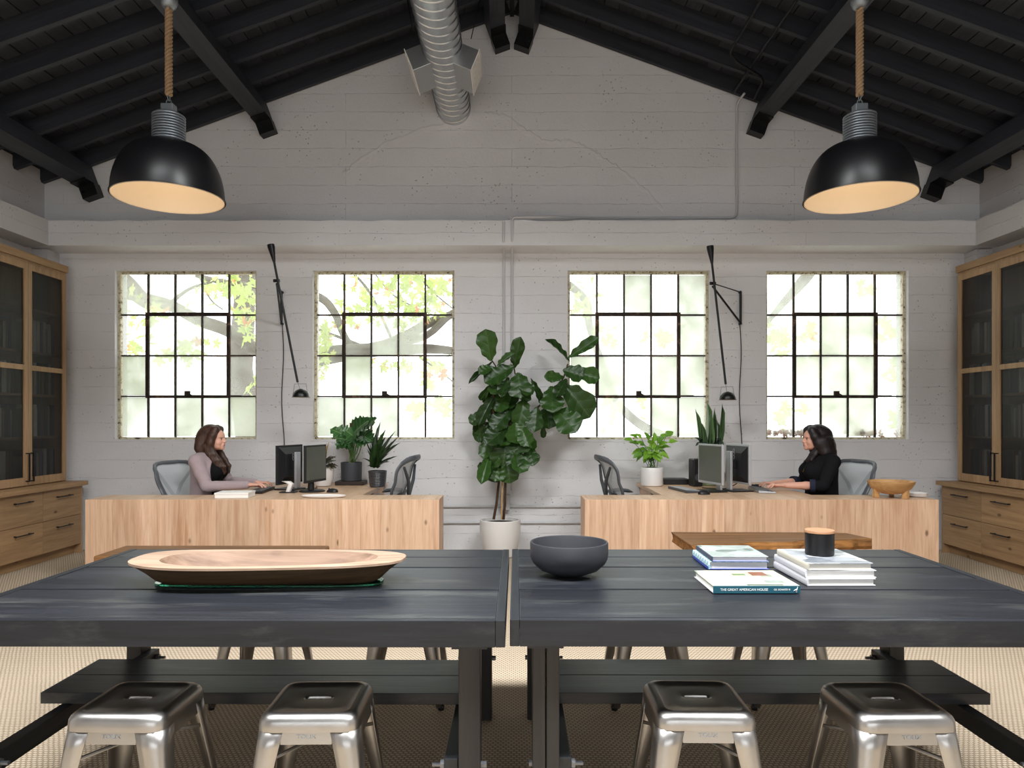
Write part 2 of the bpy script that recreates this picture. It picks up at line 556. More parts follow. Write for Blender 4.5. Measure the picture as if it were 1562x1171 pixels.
WIN = [(-4.162, -2.679), (-2.088, -0.604), (0.584, 2.074), (2.665, 4.155)]
ZS, ZT = 1.154, 2.926
WT = 0.24
def gable_wall(name, y0, y1, holes, z0, z1, mat, label):
    """a gable wall of solid blocks around its window openings, in one mesh"""
    m = MB()
    xs = [-XW - 0.2]
    for a, b in holes: xs += [a, b]
    xs.append(XW + 0.2)
    for i in range(0, len(xs), 2):
        m.box(xs[i], xs[i + 1], y0, y1, z0, z1)
    m.box(-XW - 0.2, XW + 0.2, y0, y1, 0, z0)
    top = XW + 0.2
    zt = roofz(top) + 0.16
    m.prism([(-top, z1), (top, z1), (top, zt), (0, ZR + 0.17), (-top, zt)], 'y', y0, y1)
    return tag(m.build(name, mat), label, None, None, 'structure')
gable_wall('wall_back', YB, YB + WT, WIN, ZS, ZT, M['wall'], 'pale grey painted board-formed concrete gable wall with four steel windows')
gable_wall('wall_front', Y0 - 0.2, Y0, [(-3.2, 3.2)], 1.15, 2.85, M['wall'], 'painted concrete gable wall with a wide street window')
def side_wall(s, name, label):
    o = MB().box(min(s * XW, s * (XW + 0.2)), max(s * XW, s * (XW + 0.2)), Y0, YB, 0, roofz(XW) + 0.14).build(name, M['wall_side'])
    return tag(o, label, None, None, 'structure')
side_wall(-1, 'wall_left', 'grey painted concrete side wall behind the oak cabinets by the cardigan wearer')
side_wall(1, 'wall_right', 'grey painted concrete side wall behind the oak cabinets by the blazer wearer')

# concrete bond beam running round the room at eaves height
BP, BZ0, BZ1 = 0.29, 3.10, 3.365
def ragged(n, seed):
    r_ = random.Random(seed)
    return [BZ1 + r_.uniform(-0.008, 0.008) for _ in range(n)]
m = MB()
n_ = 70
zz = ragged(n_ + 1, 3)
rs = []
for i in range(n_ + 1):
    x = -XW + 2 * XW * i / n_
    rs.append([(x, YB + 0.01, BZ0), (x, YB - BP, BZ0 + 0.015), (x, YB - BP, zz[i]), (x, YB + 0.01, zz[i] + 0.01)])
m.rings(rs)
tag(m.build('trim_1', M['wall']), 'painted concrete ledge across the gable wall above the windows', None, None, 'structure')
for k_, s in ((2, -1), (3, 1)):
    m = MB()
    rs = []
    zz = ragged(61, k_ + 5)
    for i in range(61):
        y = Y0 + 0.02 + (YB - BP - Y0 - 0.02) * i / 60
        rs.append([(s * (XW + 0.01), y, BZ0), (s * (XW - 0.23), y, BZ0 + 0.015), (s * (XW - 0.23), y, zz[i]), (s * (XW + 0.01), y, zz[i] + 0.01)])
    m.rings(rs)
    m.box(min(s * XW, s * (XW - 0.16)), max(s * XW, s * (XW - 0.16)), YB - 0.2, YB, 0, BZ0)
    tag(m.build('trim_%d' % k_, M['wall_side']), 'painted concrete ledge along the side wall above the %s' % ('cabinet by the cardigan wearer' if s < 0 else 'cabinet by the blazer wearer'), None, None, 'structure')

# roof: outer slab with two roof-light openings, boards, rafters, beams
def slope(s):
    e = Vector((s * math.cos(SL), 0, -math.sin(SL)))
    n = Vector((s * math.sin(SL), 0, math.cos(SL)))
    return e, n
def on_slope(s, t, y, h):
    e, n = slope(s)
    return Vector((0, y, ZR)) + e * t + n * h
ceil_m = MB()
RH = 0.15
for s in (-1, 1):
    e, n = slope(s)
    def slab(t0, t1, y0, y1, h0=RH + 0.024, h1=RH + 0.12):
        ceil_m.obox(on_slope(s, (t0 + t1) / 2, (y0 + y1) / 2, (h0 + h1) / 2), e * (t1 - t0) / 2, Vector((0, (y1 - y0) / 2, 0)), n * (h1 - h0) / 2)
    slab(-0.06, 5.7, Y0 - 0.3, 0.93)
    slab(-0.06, 5.7, 1.77, YB + 0.3)
    slab(-0.06, 0.62, 0.93, 1.77)
    slab(3.1, 5.7, 0.93, 1.77)
ceil = ceil_m.build('ceiling', M['roof'])
tag(ceil, 'black painted timber gable ceiling of rafters, boards and beams', None, None, 'structure')
bw = 0.148
bm_ = MB().box(-bw / 2 + 0.005, bw / 2 - 0.005, -2.9, 2.9, 0, 0.022).mesh('plank')
bm_.materials.append(M['deck'])
for s in (-1, 1):
    e, n = slope(s)
    for i in range(37):
        t = 0.02 + bw * (i + 0.5)
        c = on_slope(s, t, 4.70, RH + 0.001 + (0.003 if i % 3 == 0 else 0.0))
        mt = Matrix(((e.x, 0, n.x, c.x), (e.y, 1, n.y, c.y), (e.z, 0, n.z, c.z), (0, 0, 0, 1)))
        inst(bm_, 'plank', ceil, mt)
rm = MB().box(0, 5.18, -0.024, 0.024, 0, RH).mesh('rafter')
rm.materials.append(M['rafter'])
for s in (-1, 1):
    e, n = slope(s)
    for i in range(12):
        c = on_slope(s, 0.02 if s > 0 else 0.02, 7.375 - 0.405 * i, 0)
        mt = Matrix(((e.x, 0, n.x, c.x), (e.y, 1, n.y, c.y), (e.z, 0, n.z, c.z), (0, 0, 0, 1)))
        inst(rm, 'rafter', ceil, mt)
bmm = MB().box(-0.078, 0.078, 2.2, 7.40, -0.20, 0.0).mesh('beam')
bmm.materials.append(M['beam'])
bk = MB()
bk.box(-0.082, 0.082, 7.16, 7.415, -0.212, -0.202)
bk.box(-0.082, 0.082, 7.30, 7.415, -0.335, -0.2)
bk.box(-0.062, -0.04, 7.285, 7.30, -0.27, -0.25); bk.box(0.04, 0.062, 7.285, 7.30, -0.27, -0.25)
bkm = bk.mesh('bracket')
bkm.materials.append(M['black_metal'])
for s in (-1, 1):
    e, n = slope(s)
    for t in (0.225, 2.81, 4.75):
        c = on_slope(s, t, 0, 0)
        mt = Matrix(((e.x, 0, n.x, c.x), (e.y, 1, n.y, c.y), (e.z, 0, n.z, c.z), (0, 0, 0, 1)))
        b = inst(bmm, 'beam', ceil, mt)
        inst(bkm, 'bracket', b, Matrix.Identity(4))
MB().box(-0.022, 0.022, 2.0, YB, ZR - 0.02, ZR + 0.16).build('ridge_board', M['rafter'], ceil)

# ------------------------------------------------------------------ windows
YG = YB + 0.075
def window(idx, a, b, label, panes):
    w = thing('window_%d' % idx, label, None, ((a + b) / 2, YG, ZS), 0, None, 'structure')
    hw = (b - a) / 2
    H = ZT - ZS
    fr = MB()
    t = 0.028
    fr.box(-hw, -hw + t, -0.02, 0.03, 0, H); fr.box(hw - t, hw, -0.02, 0.03, 0, H)
    fr.box(-hw + t, hw - t, -0.02, 0.03, 0, t * 0.8); fr.box(-hw + t, hw - t, -0.02, 0.03, H - t, H)
    fr.build('window_frame', M['putty'], w)
    xs = [-hw + t + (2 * hw - 2 * t) * i / 5 for i in range(6)]
    zs = [t * 0.8 + (H - 1.8 * t) * i / 4 for i in range(5)]
    for i in range(1, 5):
        MB().box(xs[i] - 0.0075, xs[i] + 0.0075, -0.012, 0.02, t * 0.8, H - t).build('muntin', M['rust'], w)
    for i in range(1, 4):
        MB().box(-hw + t, hw - t, -0.0105, 0.0185, zs[i] - 0.0075, zs[i] + 0.0075).build('muntin', M['rust'], w)
    v = MB()
    q = 0.018
    v.box(xs[1] - q, xs[1] + q, -0.03, -0.012, zs[1] - q, zs[3] + q * 1.3)
    v.box(xs[4] - q, xs[4] + q, -0.03, -0.012, zs[1] - q, zs[3] + q * 1.3)
    v.box(xs[1] + q, xs[4] - q, -0.03, -0.012, zs[3] - q * 0.8, zs[3] + q * 1.3)
    v.box(xs[1] + q, xs[4] - q, -0.03, -0.012, zs[1] - q, zs[1] + q * 0.6)
    vf = v.build('vent_frame', M['rust'], w)
    h = MB()
    h.box(-0.02, 0.03, -0.06, -0.03, zs[1] + 0.01, zs[1] + 0.055)
    h.tube([(0.0, -0.055, zs[1] + 0.04), (0.06, -0.06, zs[1] + 0.005), (xs[4] + 0.15, -0.05, zs[1] + 0.002)], 0.008, 8)
    h.build('latch_handle', M['rust'], vf)
    k = 0
    for r_ in range(4):
        for c_ in range(5):
            x0, x1, z0, z1 = xs[c_] + 0.009, xs[c_ + 1] - 0.009, zs[r_] + 0.009, zs[r_ + 1] - 0.009
            cx, cz = (x0 + x1) / 2, (z0 + z1) / 2
            kind = panes[r_][c_]
            MB().box(x0 - cx, x1 - cx, -0.002, 0.002, z0 - cz, z1 - cz).build('pane', M[{'c': 'pane_clear', 'h': 'pane_hazy', 'f': 'pane_frost'}[kind]], w, loc=(cx, 0.005, cz))
    return w
# pane rows run from the sill upwards
window(1, *WIN[0], 'steel window of twenty panes behind the woman in the cardigan', ['fhfff', 'fhhhc', 'chhcc', 'hhhcc'])
window(2, *WIN[1], 'steel window of twenty panes between the split-leaf plant and the fig tree', ['fffch', 'cfccc', 'cchhc', 'ccccc'])
window(3, *WIN[2], 'steel window of twenty panes between the fig tree and the snake plant', ['hhhff', 'ffhff', 'hhhhf', 'hhfhf'])
window(4, *WIN[3], 'steel window of twenty panes behind the woman in the blazer', ['hhffh', 'hfffh', 'hhffh', 'hhhhh'])

# ------------------------------------------------------------------ outdoors: paving and a plane tree
gr = MB().box(-14, 14, YB + WT, 24, -0.3, -0.1).build('ground', plain('pale_paving', srgb(196, 194, 188), 0.8))
tag(gr, 'pale paving outside behind the windows', None, None, 'structure')
tree = thing('plane_tree', 'leafy tree with grey branches growing outside the windows', 'tree', (-3.9, 10.4, -0.1))
M['branch'] = plain('tree_bark', srgb(112, 104, 96), 0.85, 0, 0.2, 0.35, 18, 0.5)
def tl(p): return p - Vector((-3.9, 10.4, -0.1))
MB().tube([(0, 0, 0), (0.05, 0, 1.2), (-0.05, -0.1, 2.2), (0.1, -0.3, 3.4), (0.3, -0.3, 5.0)], [0.24, 0.2, 0.17, 0.14, 0.08], 14).build('trunk', M['branch'], tree, True)
BR = [  # photo pixels, distance, radius in metres
    ([(150, 400, 9.9), (190, 430, 9.7), (225, 462, 9.5), (262, 470, 9.4)], [0.13, 0.12, 0.09, 0.03]),
    ([(150, 440, 10.0), (250, 462, 9.6), (300, 487, 9.4), (350, 505, 9.3), (395, 535, 9.2), (440, 540, 9.2), (520, 532, 9.1), (575, 530, 9.1), (620, 512, 9.1), (660, 490, 9.1), (720, 470, 9.1)], [0.07, 0.075, 0.08, 0.085, 0.085, 0.07, 0.055, 0.075, 0.07, 0.06, 0.04]),
    ([(395, 560, 9.3), (440, 562, 9.2), (500, 548, 9.2), (560, 536, 9.15), (610, 534, 9.1), (660, 532, 9.1), (730, 540, 9.2)], [0.06, 0.06, 0.07, 0.08, 0.07, 0.06, 0.04]),
    ([(470, 446, 9.3), (495, 458, 9.2), (512, 480, 9.15), (524, 510, 9.15), (540, 534, 9.15)], [0.05, 0.055, 0.05, 0.045, 0.04]),
    ([(600, 525, 9.1), (650, 512, 9.0), (690, 478, 9.0), (740, 460, 9.0)], [0.05, 0.045, 0.05, 0.03]),
    ([(300, 420, 9.4), (330, 428, 9.3), (370, 434, 9.2), (420, 440, 9.1)], [0.03, 0.035, 0.04, 0.03]),
    ([(260, 462, 9.5), (290, 440, 9.4), (330, 428, 9.3)], [0.03, 0.02, 0.015]),
    ([(300, 412, 9.4), (320, 455, 9.3), (340, 472, 9.2)], [0.012, 0.012, 0.008]),
    ([(520, 400, 9.4), (560, 440, 9.3), (590, 500, 9.2), (600, 525, 9.2)], [0.015, 0.018, 0.02, 0.02]),
    ([(480, 500, 9.4), (520, 515, 9.3), (560, 530, 9.2)], [0.015, 0.02, 0.02]),
    ([(640, 545, 9.2), (670, 565, 9.1), (700, 590, 9.1)], [0.015, 0.012, 0.008]),
    ([(840, 420, 9.4), (870, 436, 9.4), (895, 462, 9.4), (900, 500, 9.4), (935, 600, 9.5), (958, 632, 9.5), (990, 655, 9.5), (1030, 670, 9.6)], [0.05, 0.05, 0.055, 0.05, 0.05, 0.06, 0.06, 0.05]),
    ([(1130, 560, 10.0), (1165, 500, 10.1), (1195, 462, 10.2), (1222, 432, 10.2), (1240, 405, 10.2), (1250, 360, 10.3)], [0.008, 0.03, 0.055, 0.08, 0.09, 0.1]),
    ([(1360, 640, 9.6), (1380, 615, 9.6), (1400, 580, 9.6)], [0.03, 0.03, 0.03]),
    ([(560, 400, 9.2), (600, 450, 9.1), (660, 480, 9.1)], [0.008, 0.01, 0.008]),
    ([(625, 400, 9.2), (655, 440, 9.1), (690, 470, 9.1)], [0.008, 0.01, 0.008]),
]
for pts, rr in BR:
    q = [tl(P(*p)) for p in pts]
    # smooth the polyline a little
    q2, r2 = [], []
    for i in range(len(q) - 1):
        for k in range(4):
            f = k / 4
            a = q[max(i - 1, 0)]; b = q[i]; c = q[i + 1]; d = q[min(i + 2, len(q) - 1)]
            q2.append(0.5 * ((2 * b) + (c - a) * f + (2 * a - 5 * b + 4 * c - d) * f * f + (3 * b - a - 3 * c + d) * f ** 3))
            r2.append(rr[i] * (1 - f) + rr[i + 1] * f)
    q2.append(q[-1]); r2.append(rr[-1])
    MB().tube(q2, r2, 10).build('branch', M['branch'], tree, True)
# maple-like leaves: five pointed lobes, a few hundred of them, one uncountable canopy
LOBE = []
for i in range(20):
    a = 2 * PI * i / 20
    r_ = 0.5 + 0.5 * abs(math.cos(a * 2.5)) ** 1.6
    if i in (9, 10, 11): r_ *= 0.75
    LOBE.append((r_ * math.sin(a), -r_ * math.cos(a)))
fol = MB()
lr = random.Random(21)
def add_leaf(p, size):
    ax = Vector((lr.uniform(-1, 1), lr.uniform(-1, 0.2), lr.uniform(-0.4, 1))).normalized()
    up = Vector((0, 0, 1)) if abs(ax.z) < 0.9 else Vector((1, 0, 0))
    u = ax.cross(up).normalized(); v = ax.cross(u)
    a = lr.uniform(0, 6.28)
    u, v = u * math.cos(a) + v * math.sin(a), v * math.cos(a) - u * math.sin(a)
    c = [p + ax * size * 0.12]
    fol.add(c + [p + u * x * size + v * y * size for x, y in LOBE], [(0, 1 + i, 1 + (i + 1) % 20) for i in range(20)])
CL = [  # clusters in photo pixels: centre, spread, count
    (340, 440, 40, 22, 26), (375, 455, 24, 30, 16), (210, 510, 40, 40, 18), (290, 530, 40, 22, 20), (380, 500, 20, 30, 14), (230, 470, 30, 30, 10), (385, 590, 8, 12, 4),
    (490, 520, 22, 30, 24), (570, 475, 60, 25, 30), (640, 470, 40, 30, 26), (665, 440, 30, 30, 22), (600, 430, 50, 20, 14), (560, 440, 40, 25, 12), (490, 560, 12, 14, 6), (665, 560, 25, 22, 10), (590, 555, 30, 8, 7), (640, 625, 12, 14, 6), (680, 615, 14, 14, 6), (655, 585, 8, 20, 5), (620, 560, 12, 10, 5),
    (890, 455, 20, 30, 10), (925, 510, 16, 22, 9), (1012, 510, 12, 14, 4), (980, 515, 8, 8, 2), (930, 635, 20, 25, 6), (975, 625, 10, 10, 2), (1040, 500, 6, 8, 2),
    (1185, 515, 20, 24, 16), (1235, 510, 16, 20, 8), (1195, 640, 14, 18, 6), (1365, 505, 20, 18, 12), (1362, 570, 14, 30, 7), (1310, 440, 14, 10, 4), (1240, 545, 12, 6, 3), (1365, 630, 10, 16, 3), (1225, 625, 8, 10, 2),
]
for cx, cy, wx, wy, n in CL:
    for _ in range(int(n * 1.7)):
        d = lr.uniform(8.3, 9.6)
        add_leaf(tl(P(cx + lr.gauss(0, wx * 0.55), cy + lr.gauss(0, wy * 0.55), d)), lr.uniform(0.055, 0.105))
def leaf_canopy():
    k = NT('canopy_leaf')
    v = k.coords()
    n = k.noise(v, 2.2, 2)
    n2 = k.noise(v, 5.0, 2)
    c = k.mix(n2, srgb(168, 190, 96), srgb(212, 222, 150))
    c = k.mix(k.ramp(n, [(0.60, (0, 0, 0)), (0.66, (1, 1, 1))]), c, srgb(212, 146, 104))
    k.done(c, 0.6)
    tl_ = k.n('ShaderNodeBsdfTranslucent')
    k.l(c, tl_.inputs[0])
    mx = k.n('ShaderNodeMixShader')
    mx.inputs[0].default_value = 0.65
    k.l(k.b.outputs[0], mx.inputs[1]); k.l(tl_.outputs[0], mx.inputs[2])
    k.l(mx.outputs[0], k.out.inputs[0])
    return k.m
tag(fol.build('foliage', leaf_canopy(), tree), None, None, None, 'stuff')
# dry leaves lying on the outside sill of the last window
lit = MB()
fol_, fol = fol, lit
for i in range(46):
    x = lr.choice([lr.uniform(2.70, 2.98), lr.uniform(3.55, 4.12), lr.uniform(2.98, 3.1)])
    add_leaf(Vector((x, YG + lr.uniform(0.03, 0.1), ZS + 0.035 + lr.uniform(0, 0.05))), lr.uniform(0.035, 0.05))
tag(lit.build('dry_leaf_litter', plain('dry_leaf', srgb(176, 104, 62), 0.8, 0, 0.2, 0.5, 12)), 'drift of brown dry leaves on the sill behind the woman in the blazer', 'leaf litter', None, 'stuff')
fol = fol_

# ------------------------------------------------------------------ duct
duct = thing('spiral_duct', 'round galvanised spiral air duct with two side registers under the black ceiling', 'duct', (-0.61, 5.6, 4.615))
rs, prof = [], []
L0, L1, RD = -3.3, YB - 5.6 - 0.01, 0.173
rb = 0.115
y = L0
pts = []
while y < L1 - 0.02:
    pts += [(y, RD), (y + rb - 0.020, RD), (y + rb - 0.014, RD + 0.007), (y + rb - 0.006, RD + 0.007)]
    y += rb
pts.append((L1, RD))
dm = MB()
n = 48
rings = []
for yy, r_ in pts:
    rings.append([(r_ * math.cos(2 * PI * j / n), yy + 0.055 * math.sin(2 * PI * j / n + 0.6) if L0 + 0.1 < yy < L1 - 0.16 else yy, r_ * math.sin(2 * PI * j / n)) for j in range(n)])
dm.rings(rings)
dm.build('pipe', M['galv'], duct, True, ang=25)
for s in (-1, 1):
    a = R(22)
    ex = Vector((s * math.cos(a), 0, -math.sin(a)))
    ez = Vector((s * math.sin(a), 0, math.cos(a)))
    ey = Vector((0, 1, 0))
    c = ex * 0.225 + Vector((0, 0.80, -0.005))
    b = MB().obox(c, ex * 0.085, ey * 0.225, ez * 0.095).build('register_box', M['galv_box'], duct, bevel=0.003)
    g = MB()
    gc = c + ex * 0.088
    g.obox(gc, ex * 0.004, ey * 0.235, ez * 0.105)
    for i in range(7):
        g.obox(gc + ex * 0.006 + ez * (-0.075 + 0.025 * i), ex * 0.003, ey * 0.21, ez * 0.005)
    g.build('grille', M['white'], b)
MB().tube([(-0.25, 0.62, 0.09), (-0.34, 0.6, 0.62)], 0.004, 6).build('hanger_wire', M['black_metal'], duct)
MB().tube([(0.25, 0.62, 0.09), (0.43, 0.6, 0.86)], 0.004, 6).build('hanger_wire', M['black_metal'], duct)

# old plaster repair: a raised seam arching across the gable
seam = MB()
sr_ = random.Random(2)
def seam_line(px, w):
    q = [P(x, y, YB) for x, y in px]
    out = []
    for i in range(len(q) - 1):
        for k in range(8):
            out.append(q[i] + (q[i + 1] - q[i]) * k / 8 + Vector((0, 0, sr_.uniform(-0.012, 0.012))))
    rs_ = []
    for p in out:
        h_ = w * sr_.uniform(0.6, 1.3)
        rs_.append([(p.x, YB + 0.004, p.z - h_), (p.x, YB - 0.003, p.z - h_ * 0.3), (p.x, YB - 0.004, p.z + h_ * 0.3), (p.x, YB + 0.004, p.z + h_)])
    seam.rings(rs_)
seam_line([(522, 268), (550, 245), (590, 220), (640, 200), (690, 188)], 0.055)
seam_line([(740, 176), (775, 180), (800, 200), (830, 216), (880, 220), (910, 236), (950, 262), (985, 292), (1015, 325)], 0.06)
seam.build('plaster_seam', M['wall'], bpy.data.objects['wall_back'])

# ------------------------------------------------------------------ conduit on the gable wall
def pipe(name, pts, r, mat, label, extra=None):
    pts = [Vector(p) for p in pts]
    o = MB().tube(pts, r, 10).build(name, mat, None, True)
    return tag(o, label, 'conduit')
def arc(c, r, a0, a1, u, v, n=6):
    c = Vector(c); u = Vector(u); v = Vector(v)
    return [c + u * r * math.cos(a0 + (a1 - a0) * i / n) + v * r * math.sin(a0 + (a1 - a0) * i / n) for i in range(n + 1)]
yl = YB - BP - 0.014
xa = P(1124, 300, YB - 0.02).x
def bend(pts, r=0.06, n=5):
    """round the corners of a polyline"""
    pts = [Vector(p) for p in pts]
    out = [pts[0]]
    for i in range(1, len(pts) - 1):
        a = (pts[i - 1] - pts[i]); b = (pts[i + 1] - pts[i])
        q = min(r, a.length * 0.45, b.length * 0.45)
        p0 = pts[i] + a.normalized() * q; p2 = pts[i] + b.normalized() * q
        for k in range(n + 1):
            f = k / n
            out.append(p0 * (1 - f) ** 2 + pts[i] * 2 * f * (1 - f) + p2 * f * f)
    out.append(pts[-1])
    return out
zled = BZ1 + 0.03
pipe('conduit', bend([(0.0, yl + BP - 0.002, 0.62), (0.0, yl + BP - 0.002, BZ0 - 0.06), (0.0, yl, BZ0 + 0.05), (0.0, yl, BZ1 + 0.0), (0.02, yl, zled - 0.0), (0.35, yl + 0.03, zled + 0.012), (0.9, YB - 0.02, 3.468), (xa, YB - 0.02, 3.47), (xa, YB - 0.02, 4.67), (xa + 0.03, 7.25, 4.70)], 0.07), 0.0115, M['conduit'], 'painted conduit climbing from the fig tree over the ledge to the roof')
pipe('conduit', bend([(-0.085, YB - 0.016, 0.62), (-0.085, YB - 0.016, BZ0 - 0.06), (-0.085, yl, BZ0 + 0.05), (-0.085, yl, BZ1 - 0.02)], 0.05), 0.0115, M['conduit'], 'straight painted conduit behind the fig tree ending at the ledge')
for z, lab in ((0.455, 'upper horizontal painted conduit low on the wall behind the fig pot'), (0.285, 'lower horizontal painted conduit low on the wall behind the fig pot')):
    pipe('conduit', [(-3.9, YB - 0.016, z), (3.9, YB - 0.016, z)], 0.013, M['conduit'], lab)
ob = MB().box(-0.115, -0.02, YB - 0.07, YB - 0.001, 0.42, 0.58).build('junction_box', M['conduit'], None, bevel=0.008)
tag(ob, 'small grey outlet box on the wall behind the fig stems', 'outlet box')
# black conduit under the roof boards
pipe('conduit', bend([on_slope(1, 2.45, 3.0, -0.016), on_slope(1, 2.45, 7.34, -0.016)]), 0.013, M['black_metal'], 'straight black conduit fixed under the rafters')
pipe('conduit', bend([on_slope(1, 2.2, 3.0, -0.016), on_slope(1, 2.2, 6.7, -0.016), on_slope(1, 2.30, 6.75, -0.05), on_slope(1, 2.62, 6.85, -0.05), on_slope(1, 2.66, 7.25, -0.06)], 0.09), 0.013, M['black_metal'], 'bent black conduit under the rafters beside the straight one')
# ------------------------------------------------------------------ trestle tables
TZ = 0.75
def table(name, label, x0, x1, inner, rz):
    """x0..x1 long; 'inner' is the end (+1/-1) at the gap between the two tables"""
    cx = (x0 + x1) / 2
    t = thing(name, label, 'table', (cx, 2.745, 0), rz)
    hl = (x1 - x0) / 2
    yd = [-0.566, -0.385, -0.195, -0.015, 0.195, 0.405, 0.566]
    for i in range(6):
        MB().box(-hl + 0.0302, hl - 0.0302, yd[i] + 0.0025, yd[i + 1] - 0.0025, TZ - 0.04 , TZ - (0.0, 0.002, 0.0, 0.003, 0.001, 0.0)[i]).build('plank', M['black_wood'], t, bevel=0.0025)
    for s in (-1, 1):
        MB().box(min(s * hl, s * (hl - 0.03)), max(s * hl, s * (hl - 0.03)), -0.59, 0.59, TZ - 0.082, TZ + 0.001).build('end_board', M['black_wood_y'], t, bevel=0.003)
        MB().box(-hl + 0.0302, hl - 0.0302, s * 0.578 - 0.012, s * 0.578 + 0.012, TZ - 0.082, TZ - 0.0005).build('apron', M['black_wood'], t, bevel=0.002)
    for e in (-1, 1):
        xi = hl - (0.112 if e == inner else 0.085)      # post centre from the end
        xp = e * xi
        for s in (-1, 1):
            a = MB()
            if e == inner and inner < 0:
                a.box(xp - 0.042, xp - 0.0015, s * 0.5 - 0.045, s * 0.5 + 0.045, 0.0, TZ - 0.06)
                a.box(xp + 0.0015, xp + 0.042, s * 0.5 - 0.045, s * 0.5 + 0.045, 0.0, TZ - 0.06)
            else:
                a.box(xp - 0.034, xp + 0.034, s * 0.5 - 0.045, s * 0.5 + 0.045, 0.0, TZ - 0.06)
            lg = a.build('leg', M['black_wood_z'], t, bevel=0.004)
            c = MB().box(xp - 0.055, xp + 0.055, s * 0.5 - 0.05, s * 0.5 + 0.05, TZ - 0.10, TZ - 0.083)
            c.build('leg_cap', M['black_wood_y'], lg)
        xb = xp - e * (0.034 + 0.024)
        st = MB().box(xb - 0.022, xb + 0.022, -0.53, 0.53, 0.235, 0.302).build('stretcher', M['black_wood_y'], t, bevel=0.003)
        for s in (-1, 1):
            b = MB()
            q = -e
            b.tube([(xb - 0.1 * e * 0 + q * 0.02, s * 0.5, 0.27), (xb + q * 0.062, s * 0.5, 0.27)], 0.007, 10)
            b.tube([(xb + q * 0.024, s * 0.5, 0.27), (xb + q * 0.036, s * 0.5, 0.27)], 0.016, 6)
            b.build('bolt', M['bolt'], st)
            MB().tube([(xp + e * 0.034, s * 0.5, 0.27), (xp + e * 0.052, s * 0.5, 0.27)], 0.011, 6).build('bolt_head', M['bolt'], st)
        MB().box(xp - 0.03, xp + 0.03, -0.55, 0.55, TZ - 0.083, TZ - 0.041).build('top_rail', M['black_wood_y'], t)
    for k, (a, b) in enumerate(((-0.115, 0.068), (0.072, 0.255))):
        MB().box(-hl + (0.17 if inner < 0 else 0.045), hl - (0.17 if inner > 0 else 0.045), a, b, 0.303, 0.345).build('shelf_board', M['black_wood'], t, bevel=0.002)
    return t
table('trestle_table', 'ebonised plank trestle table carrying the long wooden trough', -1.80, -0.017, 1, R(-0.35))
table('trestle_table', 'ebonised plank trestle table carrying the black bowl and the books', -0.003, 1.82, -1, R(-0.35))

